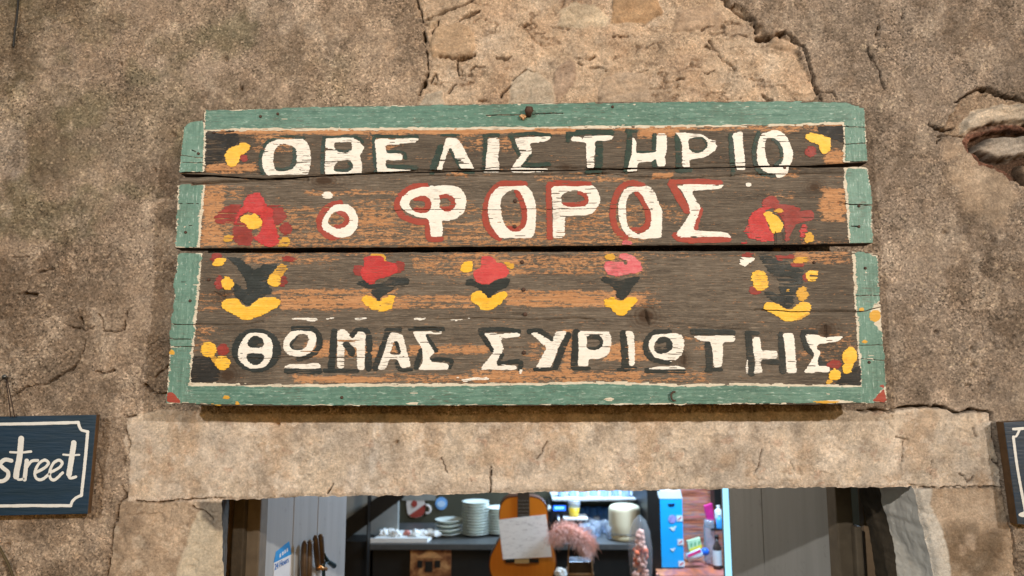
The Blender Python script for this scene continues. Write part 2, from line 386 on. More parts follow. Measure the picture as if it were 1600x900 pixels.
n120 = fbm(PX / 130, PY / 130, 4, 1); n30 = fbm(PX / 34, PY / 34, 4, 2); n8 = fbm(PX / 9, PY / 9, 3, 3); n3 = vn(PX / 2.9, PY / 2.9, 4)
n60 = fbm(PX / 60, PY / 60, 5, 41); n200 = fbm(PX / 220, PY / 200, 4, 44)
tan_m, tan_d = reg(TAN, 1.5, 14); tan_c = 1 - smooth(-14, 10, tan_d * np.interp(PX, [640, 760, 1150, 1290], [0.7, 1, 3, 4])); hole_m, hole_d = reg(HOLE, 1.5, 5, 31); mud_m, _ = reg(MUD, 5, 14, 32)
lin_m, lin_d = reg(LINTEL, 1.5, 2.5, 33); jr_m, _ = reg(JAMB_R, 1.5, 2, 34); jl_m, _ = reg(JAMB_L, 1.5, 2, 35)
blk = np.clip(lin_m + jr_m + jl_m, 0, 1)
rz_ = smooth(-0.25, 0.35, fbm(PX / 90, PY / 80, 3, 91)); H = 4.0 * n120 + 2.2 * n30 + (0.7 + 1.3 * rz_) * n8 + (0.4 + 0.9 * rz_) * n3 - 2.6 * rz_ * np.clip(0.12 - np.abs(fbm(PX / 24, PY / 20, 4, 92)), 0, 1) / 0.12                                  # mm, outward
ridg = 1 - np.abs(fbm(PX / 26, PY / 20, 4, 51)) * 2.2
vein = np.clip(0.10 - np.abs(fbm(PX / 34 + 0.4 * n30, PY / 20, 4, 53)), 0, 1) / 0.10 * smooth(-0.1, 0.35, fbm(PX / 60, PY / 40, 3, 54))
Htan = -2 - 9 * smooth(720, 1010, PX) + 5.5 * n60 + 5.0 * n30 + 3.4 * np.clip(ridg, -1, 1) + 2.6 * n8 + 1.4 * n3 - 9 * vein ** 2
H = H * (1 - tan_m) + Htan * tan_m
H = H + mud_m * (2.5 + 2.2 * n30 + 1.6 * n8)
hin_m, hin_d = reg(HOLE_IN, 2, 4, 37); H = H * (1 - hole_m) + hole_m * (-9 + 5 * n30 + 3 * n8 + 1.5 * n3); H = H * (1 - hin_m) + hin_m * (-34 + 6 * n30 + 3 * n8)
H = H * (1 - blk) + blk * (1.2 + 1.6 * n120 + 1.3 * n30 + 0.7 * n8 + 0.4 * n3 - 2.2 * smooth(0.25, 0.5, fbm(PX / 12, PY / 12, 3, 97)))
g_ = lambda r, g, b: np.array([lin(r), lin(g), lin(b)])
def lay(T, m, c): return T * (1 - m[..., None]) + m[..., None] * np.asarray(c)
T = np.ones(PX.shape + (3,)) * g_(158, 133, 106)
T = lay(T, smooth(1150, 1420, PX) * 0.9, g_(147, 126, 104))
T = lay(T, smooth(0.02, 0.5, n200) * 0.5, g_(136, 114, 90)); T = lay(T, smooth(0.1, 0.6, -n200) * 0.5, g_(180, 156, 130))
moss = smooth(0.05, 0.42, fbm(PX / 75, PY / 60, 5, 61)) * (1 - smooth(330, 520, PY)) * (1 - smooth(480, 640, PX))
T = lay(T, moss * 0.6, g_(118, 110, 74))
moss2 = smooth(0.0, 0.3, 0.35 - np.hypot((PX - 60) / 110, (PY - 240) / 60) * 0.4 + 0.3 * n60); T = lay(T, np.clip(moss2, 0, 1) * 0.5 * (PX < 260), g_(120, 110, 74))
T = lay(T, (1 - smooth(30, 44, np.hypot(PX - 8, (PY - 238) * 0.8) + 8 * n30)) * 0.8, g_(188, 166, 146))
T = lay(T, smooth(300, 480, PY) * (1 - smooth(560, 700, PY)) * (PX < 300) * smooth(-0.2, 0.3, n60) * 0.5, g_(140, 118, 94))
T = lay(T, smooth(0.15, 0.5, fbm(PX / 50, PY / 50, 5, 63)) * smooth(520, 640, PY) * 0.6, g_(194, 166, 136))
T = lay(T, smooth(400, 640, PX) * (1 - smooth(640, 720, PX)) * (1 - smooth(170, 260, PY)) * 0.55, g_(186, 156, 122))
ol_ = smooth(0.0, 0.4, fbm(PX / 120, PY / 100, 5, 98, .6) + 0.25) * (1 - smooth(250, 620, PX)) * (1 - smooth(120, 420, PY)); T = lay(T, ol_ * 0.45, g_(104, 94, 62))
T = lay(T, mud_m * 0.72, g_(132, 110, 86))
st1 = smooth(0.08, 0.42, fbm(PX / 95, PY / 110, 6, 94, 0.62)); T = lay(T, st1 * 0.55, g_(106, 84, 60))
st2_ = smooth(0.12, 0.40, fbm(PX / 44, PY / 38, 6, 95, 0.62)); T = lay(T, st2_ * 0.45, g_(112, 92, 70)); st3 = smooth(0.15, 0.42, fbm(PX / 40, PY / 46, 6, 96, 0.6)); T = lay(T, st3 * 0.5, g_(186, 162, 134))
T = T * (1 + 0.16 * n30 + 0.14 * n8)[..., None]
Tt = np.ones(T.shape) * g_(206, 172, 132)
Tt = lay(Tt, vein * 0.6, g_(120, 88, 58)); Tt = lay(Tt, smooth(0.0, 0.5, n60) * 0.6, g_(198, 156, 112)); Tt = lay(Tt, smooth(0.05, 0.5, -n60) * 0.6, g_(208, 182, 150)); Tt = lay(Tt, smooth(0.1, 0.45, fbm(PX / 40, PY / 24, 5, 66)) * 0.5, g_(184, 150, 116))
T = T * (1 - tan_c[..., None]) + Tt * (1 + 0.10 * n8)[..., None] * tan_c[..., None]
T = lay(T, hole_m * 0.8, g_(170, 140, 106)); T = lay(T, smooth(0, 0.4, n60) * hole_m * 0.5, g_(128, 100, 72)); T = lay(T, hin_m, g_(92, 64, 42))
Tl = np.ones(T.shape) * g_(214, 190, 160)
Tl = lay(Tl, smooth(-0.05, 0.3, fbm(PX / 70, PY / 55, 5, 71)) * 0.7, g_(196, 176, 154)); Tl = lay(Tl, smooth(0.05, 0.35, fbm(PX / 48, PY / 70, 5, 72)) * 0.65, g_(196, 160, 120))
Tl = lay(Tl, smooth(0.1, 0.4, fbm(PX / 30, PY / 30, 5, 73)) * 0.6, g_(216, 196, 172)); Tl = lay(Tl, smooth(0.15, 0.4, fbm(PX / 26, PY / 40, 4, 74)) * 0.5, g_(164, 142, 118))
v_ = sd_line(wx, wy, [(598,640),(590,680),(582,720),(576,776)], 5) ; Tl = lay(Tl, (1 - smooth(0, 9, v_)) * smooth(-0.5, 0.25, vn(PX / 5, PY / 14, 75)) * 0.7, g_(226, 210, 192))
v_ = sd_line(wx, wy, [(552,732),(548,770)], 6); Tl = lay(Tl, (1 - smooth(0, 8, v_)) * 0.5, g_(222, 204, 186))
Tl = lay(Tl, (1 - smooth(2, 7, np.abs(PY - np.interp(PX, [345, 700, 1440], [780, 771, 758])))) * smooth(-0.1, 0.4, n8 + 0.3) * 0.75, g_(226, 202, 176))
Tl = lay(Tl, smooth(0.1, 0.4, fbm(PX / 22, PY / 18, 6, 76, 0.65)) * 0.42, g_(160, 142, 122)); Tl = lay(Tl, smooth(0.16, 0.4, fbm(PX / 14, PY / 14, 5, 77, 0.6)) * 0.6, g_(222, 202, 178)); Tl = lay(Tl, smooth(0.40, 0.55, fbm(PX / 18, PY / 15, 4, 78)) * 0.4, g_(186, 136, 100))
Tl = Tl * (1 + 0.14 * n30 + 0.12 * n8)[..., None]
T = T * (1 - lin_m[..., None]) + Tl * lin_m[..., None]
Tj = np.ones(T.shape) * g_(188, 158, 124)
Tj = lay(Tj, smooth(0.0, 0.35, fbm(PX / 50, PY / 50, 5, 81)) * 0.6, g_(162, 132, 100)); Tj = lay(Tj, smooth(0.1, 0.4, fbm(PX / 20, PY / 24, 6, 82, .65)) * 0.55, g_(140, 114, 86)); Tj = lay(Tj, smooth(0.15, 0.4, fbm(PX / 18, PY / 18, 5, 83)) * 0.5, g_(212, 188, 158))
Tj = lay(Tj, (1 - smooth(0, 30, sd_ell(PX, PY, 1505, 808, 34, 28) + 14 * n30)) * 0.7, g_(214, 184, 150))
Tj = lay(Tj, (1 - smooth(-4, 22, sd_ell(PX, PY, 1512, 858, 42, 34) + 22 * n30)) * 0.75, g_(122, 98, 68))
Tj = lay(Tj, (1 - smooth(-3, 3, sd_ell(PX, PY, 1518, 845, 11, 13) + 9 * n30 + 4 * n8)) * 0.8, g_(190, 162, 132)); Tj = lay(Tj, (1 - smooth(-2, 3, sd_ell(PX, PY, 1505, 860, 5, 8) + 6 * n8)) * 0.7, g_(188, 158, 126))
white_r = 1 - smooth(0, 5, PX - np.interp(PY, [760, 790, 830, 870, 900, 1000], [1456, 1452, 1470, 1480, 1484, 1490]) + 5 * n30)
Tj = lay(Tj, white_r * (PX > 1300) * 0.9, g_(214, 206, 192))
cream = smooth(0, 6, PX - np.interp(PY, [784, 800, 830, 900, 1000], [330, 306, 292, 274, 270]) + 6 * n30) * (1 - smooth(360, 370, PX))
Tj = lay(Tj, cream * 0.9, g_(206, 188, 156))
Tj = lay(Tj, (1 - smooth(-3, 6, sd_poly(PX, PY, [(312,782),(350,782),(350,830),(336,824),(318,808)]) + 6 * n30)) * 0.85, g_(118, 108, 96))
jm = np.clip(jl_m + jr_m, 0, 1)
T = T * (1 - jm[..., None]) + Tj * jm[..., None]
grit = np.clip(1.0 - 0.45 * tan_m - 0.72 * blk - 0.25 * hole_m, 0.12, 1)
grit = grit * (1 - 0.7 * np.clip((white_r * (PX > 1300) + cream) * jm, 0, 1))
for k, (poly, up, c) in enumerate(STONES):
    deep = 11 <= k <= 12; soft_ = k >= 13
    m, d = reg(poly, 10 if soft_ else 1.6, 9 if soft_ else 4.5, 100 + k)
    base = -26 if deep else (-2 - 8 * smooth(720, 1010, PX) if k < 10 else (-14 if k == 10 else -5))
    facet = 3.2 * np.abs(vn(PX / 26 + PY / 40, PY / 17, 120 + k)) + 2.2 * np.abs(vn(PX / 11 - PY / 30, PY / 9, 140 + k))
    H = H * (1 - m) + m * (base + up * smooth(1, -7, d) + (facet if not soft_ else 0) + 1.6 * n30 + 1.0 * n8 + 0.5 * n3)
    strat = fbm(PX / 40, (PY + 0.25 * PX) / 5, 4, 160 + k)
    T = lay(T, m * (0.55 if soft_ else 0.9), np.clip(g_(*c) * (1 + 0.25 * n30 + (0.5 * strat if 10 <= k <= 12 else 0.2 * strat))[..., None], 0, 1)); grit = grit * (1 - 0.55 * m)
    if deep: H = H - 7 * np.exp(-(d / 2.2) ** 2); T = lay(T, np.exp(-(d / 3) ** 2) * 0.55, g_(70, 52, 38))
for k, (pl, wd) in enumerate(BRICKS):
    m = 1 - smooth(-1.5, 1.5, sd_line(wx, wy, pl) + 3.5 * n8); H = H * (1 - m) + m * (-12 + 5 * n8 + 2 * n3); T = lay(T, m * 0.85, g_(122, 74, 50) * (1 + 0.6 * n8[..., None]))
for k, (pl, wd, dp) in enumerate(CRACKS):
    x0 = min(p[0] for p in pl) - 16; x1 = max(p[0] for p in pl) + 16; y0 = min(p[1] for p in pl) - 16; y1 = max(p[1] for p in pl) + 16
    m = (PX > x0) & (PX < x1) & (PY > y0) & (PY < y1)
    if not m.any(): continue
    jx = PX[m] + 3.4 * fbm(PX[m] / 7, PY[m] / 7, 4, 300 + k, 0.65); jy = PY[m] + 3.4 * fbm(PX[m] / 7, PY[m] / 7, 4, 400 + k, 0.65)
    wv = 0.55 + 0.65 * vn(PX[m] / 11, PY[m] / 11, 500 + k)
    d = sd_line(jx, jy, pl, 0.0)
    f = np.exp(-(d / (wd * 0.36 * np.clip(wv, 0.2, 1.3) + 0.35)) ** 2)
    H[m] -= 2.2 * dp * f; H[m] += 0.05 * dp * np.exp(-((d - wd) / wd) ** 2)
    T[m] = T[m] * (1 - 0.7 * f[:, None]) + (0.7 * f[:, None]) * g_(58, 44, 32)
for (cx, cy, r) in PITS:
    if r <= 0: continue
    f = np.exp(-(np.hypot(wx - cx, wy - cy) / r) ** 2); H -= 12 * f
# scattered small pebbles in the render
rng = random.Random(4)
for _ in range(420):
    cx = rng.uniform(0, 1600); cy = rng.uniform(0, 640); r = 1.3 + 3.4 * rng.random() ** 3
    m = (abs(PX - cx) < 14) & (abs(PY - cy) < 14)
    if not m.any() or tan_m[m].mean() > 0.5: continue
    f = np.exp(-(np.hypot((PX[m] - cx), (PY[m] - cy) * rng.uniform(0.8, 1.6)) / r) ** 4); H[m] += 1.6 * f
    T[m] = T[m] * (1 - 0.6 * f[:, None]) + 0.6 * f[:, None] * g_(*rng.choice([(196,170,134),(186,156,120),(204,178,140)]))
far = smooth(1.06, 1.2, np.abs(GX)) + smooth(2.82, 2.95, GZ) + smooth(1.56, 1.45, GZ)
H = H * (1 - np.clip(far, 0, 1) * 0.6)
# the edges of the doorway are worn round
ex = np.minimum(np.abs(GX - fl[:, None]), np.abs(GX - fr[:, None])); inz = GZ < fb[None, :] + 0.004
H = H - 6 * np.exp(-(ex / 0.006) ** 2) * inz - 4 * np.exp(-((GZ - fb[None, :]) / 0.004) ** 2) * ((GX > XL - .01) & (GX < XR + .01))
WY = -H / 1000.0
nr, nc = PX.shape
idx = np.arange(nr * nc).reshape(nr, nc)
Q = np.stack([idx[:-1, :-1], idx[:-1, 1:], idx[1:, 1:], idx[1:, :-1]], -1)
cl = (blk[:-1, :-1] > 0.5); cr = PX[:-1, :-1] > 800
open_ = np.zeros(cl.shape, bool); open_[:jB, iL:iR] = True
kind_ = np.zeros(cl.shape, int); kind_[(lin_m[:-1, :-1] > 0.5)] = 1; kind_[(jl_m[:-1, :-1] > 0.5) & (kind_ == 0)] = 2; kind_[(jr_m[:-1, :-1] > 0.5) & (kind_ == 0)] = 3
T = T * (1 + 0.13 * (1 - tan_c) * (1 - blk) + 0.05 * blk)[..., None]
lum_ = (T * np.array([.3, .59, .11])).sum(-1, keepdims=True); T = lum_ + (T - lum_) * 0.70
VW = np.stack([GX.ravel(), WY.ravel(), GZ.ravel()], -1); TA = np.concatenate([T.reshape(-1, 3), np.ones((T.size // 3, 1))], 1); GR = grit.ravel()
front = thing('tavern_front', 'old tavern front of crumbling beige plaster and bare stone around a doorway', 'wall', (0, 0, 0))
def piece(name, sel, parent):
    q = Q[sel & ~open_]
    u, inv = np.unique(q.ravel(), return_inverse=True)
    me = np_mesh(name, VW[u], inv.reshape(-1, 4), True, {'tone': ('FLOAT_COLOR', TA[u]), 'grit': ('FLOAT', GR[u])})
    return link(name, me, M['masonry'], parent)
piece('plaster', kind_ == 0, front)
o = piece('lintel', kind_ == 1, front); o['label'] = 'long smooth stone lintel over the doorway'
piece('jamb_stone', kind_ == 2, front); piece('jamb_stone', kind_ == 3, front)

# reveals and the back of the wall (45 cm thick)
M['reveal'] = simple('limewash', C(232, 227, 218), 0.95, 0.10, 25, 0.006)
M['darkwood'] = simple('dark_wood', C(70, 60, 46), 0.75, 0.3, 40, 0.002)
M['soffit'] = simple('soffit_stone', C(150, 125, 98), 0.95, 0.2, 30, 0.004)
def reveal(name, ii, toX, y0, y1, mat, seed, jtop, amp=1.0):
    js = [j for j in range(0, jtop + 1) if zs[j] > 1.2 or j % 2 == 0]; n = 40; V = []; F = []
    for a, j in enumerate(js):
        p0 = Vector((GX[j, ii], WY[j, ii], GZ[j, ii]))
        for b in range(n + 1):
            t = b / n; Yb = p0.y + (y1 - p0.y) * t if y0 == 0 else y0 + (y1 - y0) * t
            k = Yb / 0.25; p = Vector((p0.x + ((p0.x + 0.006 if toX is None else toX) - p0.x) * max(k, 0), Yb, p0.z)); env = min(1, 8 * max(k, 0)) * amp
            p.x += env * 0.004 * float(fbm(np.array([p.z * 13 + Yb * 9]), np.array([Yb * 21.0 - p.z * 5]), 4, seed)[0]) + env * 0.0022 * float(fbm(np.array([p.z * 55 + Yb * 31]), np.array([Yb * 60.0 - p.z * 24]), 3, seed + 3)[0])
            V.append(p)
    for a in range(len(js) - 1):
        for b in range(n):
            i = a * (n + 1) + b; F.append((i, i + 1, i + n + 2, i + n + 1))
    return link(name, np_mesh(name, [tuple(v) for v in V], F), mat, front)
RXB = XR + 0.03; LXB = at(358, 800, 0.25).x
o = reveal('reveal', iR, None, 0, 0.145, M['reveal'], 3, jB); o['label'] = 'rough limewashed reveal on the right of the doorway'
reveal('reveal', iR, None, 0.1452, 0.25, M['darkwood'], 3, jB, 0.6); reveal('reveal', iL, LXB, 0, 0.25, M['darkwood'], 8, jB)
V = []; F = []
for k, i in enumerate(range(iL, iR + 1, 4)):
    t = (i - iL) / (iR - iL); V += [(GX[jB, i], WY[jB, i], GZ[jB, i]), (LXB + (RXB - LXB) * t, 0.30, ZB + 0.004)]
    if k: F.append((2 * k - 2, 2 * k - 1, 2 * k + 1, 2 * k))
link('soffit', np_mesh('soffit', V, F), M['soffit'], front)
bm = B()
box(bm, -2.6, LXB - 0.001, 0.30, 0.32, -0.1, 3.7); box(bm, RXB + 0.001, 2.6, 0.30, 0.32, -0.1, 3.7); box(bm, LXB + 0.001, RXB - 0.001, 0.301, 0.321, ZB + 0.006, 3.7)
obj('inner_face', bm, M['soffit'], front)
bm = B(); box(bm, -2.6, 2.6, 0.02, 0.31, 3.7, 3.78); obj('coping', bm, M['soffit'], front)

# ------------------------------------------------------------------ ground, room shell
g = G('street_paving'); n = g.noise(4, det=6); g.set(g.mix(n, C(96, 88, 78), C(140, 128, 112)), 0.9); g.bump(g.noise(60), 0.004); M['paving'] = g.m
def sheet(name, x0, x1, y0, y1, z, mat):
    bm = B(); box(bm, x0, x1, y0, y1, z - 0.06, z); return obj(name, bm, mat, None, kind='structure')
sheet('ground', -120, 120, -120, 0.0, -0.1, M['paving'])
M['olive'] = simple('olive_paint', C(64, 60, 42), 0.7, 0.12, 8)
M['greywall'] = simple('grey_paint', C(120, 118, 112), 0.85, 0.15, 6)
M['black'] = simple('black_paint', C(18, 17, 15), 0.5, 0.3, 20)
M['ceil'] = simple('ceiling_boards', C(86, 72, 56), 0.85, 0.2, 12)
sheet('floor', -2.6, 2.6, 0.0, 3.9, -0.104, simple('floor_tiles', C(90, 80, 70), 0.6, 0.2, 10))
bm = B(); box(bm, -2.6, 2.6, 3.8, 3.9, -0.1, 2.9); obj('back_wall', bm, M['olive'], None, kind='structure')
for s in (-1, 1):
    bm = B(); box(bm, s * 2.6 - 0.05, s * 2.6 + 0.05, 0.325, 3.797, -0.1, 2.9); obj('side_wall', bm, M['greywall'], None, kind='structure')
bm = B(); box(bm, -2.6, 2.6, 0.325, 3.9, 2.903, 3.0); obj('ceiling', bm, M['ceil'], None, kind='structure')

# ------------------------------------------------------------------ the painted sign
YF = -0.090          # face of the boards
def wood_mat():
    g = G('weathered_board')
    tan = g.attr('raw').outputs['Fac']; soot = g.attr('soot').outputs['Fac']
    n1 = g.noise(1, (9, 1, 150), 6, 0.65); n2 = g.noise(1, (42, 1, 520), 5, 0.7, (3, 0, 1)); n3 = g.noise(1, (95, 1, 240), 6, 0.75, (5, 2, 8))
    v = g.math('ADD', g.math('MULTIPLY', n1, 0.26), g.math('MULTIPLY', n2, 0.30)); v = g.math('ADD', v, g.math('MULTIPLY', n3, 0.44))
    t = g.math('ADD', v, g.math('MULTIPLY', tan, 0.14))
    expo = g.ramp(t, (0.566, 0.0), (0.592, 1.0))
    pat = g.mix(g.ramp(g.noise(1, (4, 1, 60), 6, 0.65, (1, 4, 2)), (0.3, 0), (0.7, 1)), C(86, 78, 69), C(130, 118, 104))
    pat = g.mix(g.ramp(g.noise(1, (10, 1, 420), 5, 0.7, (8, 1, 3)), (0.40, 0.0), (0.68, 0.75)), pat, C(62, 52, 44))
    pat = g.mix(g.ramp(g.noise(1, (80, 1, 420), 5, 0.75, (2, 7, 3)), (0.55, 0.0), (0.68, 0.65)), pat, C(158, 136, 112)); pat = g.mix(g.ramp(g.noise(1, (70, 1, 700), 5, 0.75, (6, 2, 9)), (0.56, 0.0), (0.66, 0.8)), pat, C(50, 42, 36))
    pat = g.mix(g.ramp(g.noise(1, (30, 1, 900), 4, 0.7, (9, 9, 1)), (0.52, 0.0), (0.62, 0.55)), pat, C(164, 150, 132)); pat = g.mix(soot, pat, g.mix(0.5, pat, C(50, 44, 38)))
    raw = g.mix(g.ramp(g.noise(1, (5, 1, 200), 5, 0.6, (6, 1, 1)), (0.3, 0), (0.7, 1)), C(186, 132, 90), C(212, 162, 118))
    raw = g.mix(g.ramp(n2, (0.46, 0.0), (0.6, 0.55)), raw, C(140, 98, 66))
    c = g.mix(expo, pat, raw)
    kn = g.attr('knot').outputs['Fac']
    c = g.mix(kn, c, C(66, 48, 34))
    g.set(c, 0.85, Specular_IOR_Level=0.25)
    g.bump(g.noise(1, (12, 1, 520), 6, 0.7, (8, 1, 3)), 0.0022, 0.7); g.bump(expo, 0.0006, 0.4)
    return g.m
M['board'] = wood_mat()
M['oldend'] = simple('board_edge', C(72, 58, 46), 0.9, 0.3, 60, 0.001)
def paint_mat(name, c, lo, hi, along='x', rough=0.5, spread=0.5, dab=False):
    g = G(name); sc = (9, 1, 170) if along == 'x' else (170, 1, 9)
    n = g.noise(1, sc, 5, 0.6); n2 = g.noise(30, (1, 1, 1), 5, 0.6, (4, 4, 4))
    k = g.ramp(n, (0.5 - spread / 2, 0.0), (0.5 + spread / 2, 1.0))
    col = g.mix(k, lo, hi); dabs = g.ramp(g.noise(46, (1, 1, 1.3), 6, 0.75, (2, 6, 8), 1.2), (0.40, 0.0), (0.60, 1.0)); col = g.mix(g.math('MULTIPLY', dabs, 0.55), col, lo); col = g.mix(g.math('MULTIPLY', g.ramp(g.noise(70, (1, 1, 1.6), 5, 0.7, (8, 1, 2), 1.0), (0.52, 0.0), (0.66, 1.0)), 0.5), col, hi); col = g.mix(g.ramp(n2, (0.35, 0.0), (0.65, 1.0)), g.mix(0.55, col, c), col)
    col = g.mix(g.ramp(g.noise(120, det=6, rough=0.7, loc=(2, 2, 2)), (0.60, 0.0), (0.74, 0.45)), col, C(120, 100, 80))
    ws = g.math('ADD', g.math('MULTIPLY', g.noise(1, (45, 1, 620), 4, 0.65, (1, 9, 4)), 0.7), g.math('MULTIPLY', g.noise(16, det=4, loc=(7, 7, 1)), 0.3))
    col = g.mix(g.ramp(ws, (0.565, 0.0), (0.61, 0.60)), col, C(92, 76, 62))
    if dab: col = g.mix(g.ramp(g.noise(9, det=6, rough=0.7, loc=(4, 1, 6)), (0.45, 0.0), (0.72, 0.55)), col, g.mix(1.0, col, (0.62, 0.60, 0.54, 1), 'MULTIPLY')); col = g.mix(g.ramp(g.noise(70, det=7, rough=0.8, loc=(1, 1, 6)), (0.62, 0.0), (0.70, 0.6)), col, C(86, 74, 60))
    if dab: col = g.mix(g.ramp(g.noise(1, (55, 1, 260) if along == 'x' else (260, 1, 55), 5, 0.7, (3, 5, 5)), (0.57, 0.0), (0.68, 0.8)), col, C(190, 210, 197))
    g.set(col, g.ramp(n2, (0.3, rough - 0.1), (0.7, rough + 0.15)), Specular_IOR_Level=0.35)
    g.bump(n, 0.0012, 0.6); g.bump(g.noise(1, (12, 1, 520), 6, 0.7, (8, 1, 3)), 0.0012, 0.5)
    return g.m
M['teal_h'] = paint_mat('teal_paint', C(84, 128, 111), C(58, 98, 85), C(128, 162, 146), 'x', 0.45, 0.42, True)
M['teal_v'] = paint_mat('teal_paint_upright', C(96, 138, 122), C(72, 112, 98), C(134, 168, 152), 'z', 0.45, 0.5, True)
M['white'] = paint_mat('white_paint', C(243, 237, 226), C(228, 219, 204), C(250, 246, 238), 'x', 0.5, 0.6)
M['under'] = paint_mat('chalk_undercoat', C(220, 208, 186), C(196, 182, 158), C(236, 228, 210), 'x', 0.7, 0.6)
M['shade'] = paint_mat('bottle_green_paint', C(32, 52, 43), C(24, 35, 30), C(42, 76, 60), 'x', 0.45, 0.5)
M['char'] = paint_mat('blackish_green_paint', C(32, 38, 34), C(24, 27, 25), C(40, 48, 43), 'x', 0.5, 0.6)
M['soot'] = paint_mat('black_corner_paint', C(32, 30, 27), C(24, 23, 21), C(48, 44, 38), 'x', 0.6, 0.6)
M['rust'] = paint_mat('brick_red_paint', C(158, 62, 44), C(146, 54, 38), C(172, 72, 52), 'x', 0.5, 0.6)
M['dred'] = paint_mat('dark_red_paint', C(150, 44, 34), C(104, 34, 28), C(176, 62, 46), 'x', 0.5, 0.6)
M['red'] = paint_mat('bright_red_paint', C(194, 34, 34), C(156, 24, 28), C(218, 66, 58), 'x', 0.45, 0.6)
M['coral'] = paint_mat('coral_red_paint', C(206, 62, 62), C(180, 36, 42), C(224, 104, 96), 'x', 0.45, 0.6)
M['pink'] = paint_mat('pink_paint', C(216, 88, 100), C(198, 50, 70), C(236, 168, 164), 'x', 0.45, 0.4)
M['yellow'] = paint_mat('yellow_paint', C(245, 190, 34), C(234, 164, 18), C(250, 212, 82), 'x', 0.4, 0.8)
M['ochre'] = paint_mat('faded_yellow_paint', C(214, 160, 44), C(196, 140, 40), C(230, 182, 70), 'x', 0.5, 0.6)
M['iron'] = simple('rusty_iron', C(84, 62, 50), 0.75, 0.35, 200, 0.0006, Metallic=0.3)

PLANKS = [
 dict(top=[(287,199),(293,192),(300,189.5),(316,187.5),(319,174),(322,171.5),(420,169.5),(480,166.5),(560,165),(660,163.5),(820,161),(1000,158.5),(1120,158),(1250,157.5),(1325,158.5),(1338,163),(1351,167)],
      bot=[(279.5,270),(330,272.5),(380,276.5),(415,278),(460,276),(505,273.5),(540,272),(600,269),(640,268.3),(720,266.4),(780,265.8),(850,265.8),(900,264.5),(985,262.5),(1100,261.5),(1160,260),(1250,258.5),(1357,252.5)]),
 dict(top=[(279,278),(330,276),(380,279),(415,280.3),(460,278.2),(505,275.5),(540,274),(600,271),(640,270.2),(720,268.3),(780,267.8),(850,267.6),(900,266.2),(985,264.2),(1100,263.2),(1160,261.8),(1250,260.3),(1357,258)],
      bot=[(273.5,387.5),(400,387),(570,386),(700,385),(840,384.3),(1000,383),(1160,382.2),(1250,381.4),(1362.5,380)]),
 dict(top=[(277,396),(285,394.8),(420,395),(540,394.6),(700,394),(860,393.4),(1040,392.2),(1180,392.4),(1330,392.6),(1358,393.2),(1371,398)],
      bot=[(259.5,630.5),(330,633.5),(500,634.2),(800,634),(1000,632.5),(1200,631.5),(1330,632),(1386.5,628.5)]),
]
def ends(p):
    return ([p['top'][0], p['bot'][0]], [p['top'][-1], p['bot'][-1]])
BCR = [ # splits in the boards: points, width px, depth mm
 ([(300,288.5),(320,287),(345,285.5),(400,283),(440,281.5),(480,281)],4.5,9), ([(279,285),(300,286)],2,4), ([(284,270),(345,268.5),(410,270.5)],1.8,4),
 ([(570,271),(640,267),(700,265),(780,262.5),(850,261.5),(985,264.5)],1.6,6), ([(640,276),(720,275.5),(800,274),(900,273),(1000,267.5),(1060,264.5)],1.6,5),
 ([(940,270),(985,277),(1063,279.5),(1120,277),(1170,272.5),(1258,272),(1316,271)],2.0,6), ([(1080,257.5),(1165,254.5)],1.4,4), ([(1235,264),(1280,260),(1330,257),(1360,255.5)],3,8),
 ([(1316,259.5),(1340,258),(1358,257)],3.5,9),([(1318,225),(1352,224)],1.6,4),([(1318,197),(1350,199)],1.4,4),([(284,243),(318,247)],1.3,4),([(285,254),(318,254)],1.3,3),
 ([(760,180),(812,180)],2,5),([(832,178),(880,177)],2,6),([(300,234),(306,237)],2,4),
 ([(560,331.5),(640,327.5),(700,327),(760,328),(900,326),(1020,327.5)],1.0,3),([(280,318),(318,319)],1.1,3),([(276,352),(312,353)],1.1,3),
 ([(1310,317),(1328,319),(1362,320)],2.2,6),([(1330,353),(1340,353.5)],2.5,6),([(1211,362),(1212,382)],1.8,6),([(1222,366),(1224,382)],1.2,3),
 ([(268,506),(310,508),(380,508),(410,503)],1.8,5),([(266,529),(298,530)],2,6),([(272,541),(312,542)],1.4,4),([(680,500),(740,497.5),(810,500),(860,500),(900,497),(930,500)],1.6,6),
 ([(600,512),(690,512.5)],1.2,4),([(1180,484),(1250,487),(1330,487),(1352,486),(1376,480)],2.2,7),([(820,492),(800,491)],1.3,4),([(250,559),(420,559.5),(640,558)],0.9,2.5),
 ([(880,500),(1000,494),(1060,508),(1170,516)],1.1,3),([(283,440),(290,440)],1.5,4),([(275,545),(300,545)],1,3),([(1008,484),(1011,495),(1014,506)],2.2,6),([(1005,486),(1012,500)],1.3,4),([(1290,508),(1291,528)],2,5),([(1068,550),(1068,572)],1.6,4),
 ([(335,457),(350,465),(362,458)],1.8,4),([(349,450),(350,466)],1.4,4),([(1337,462),(1374,462)],1.2,3),([(1340,539),(1382,539)],1.2,3),([(1345,560),(1385,563)],1.2,3),([(1336,420),(1372,418)],1,2),
]
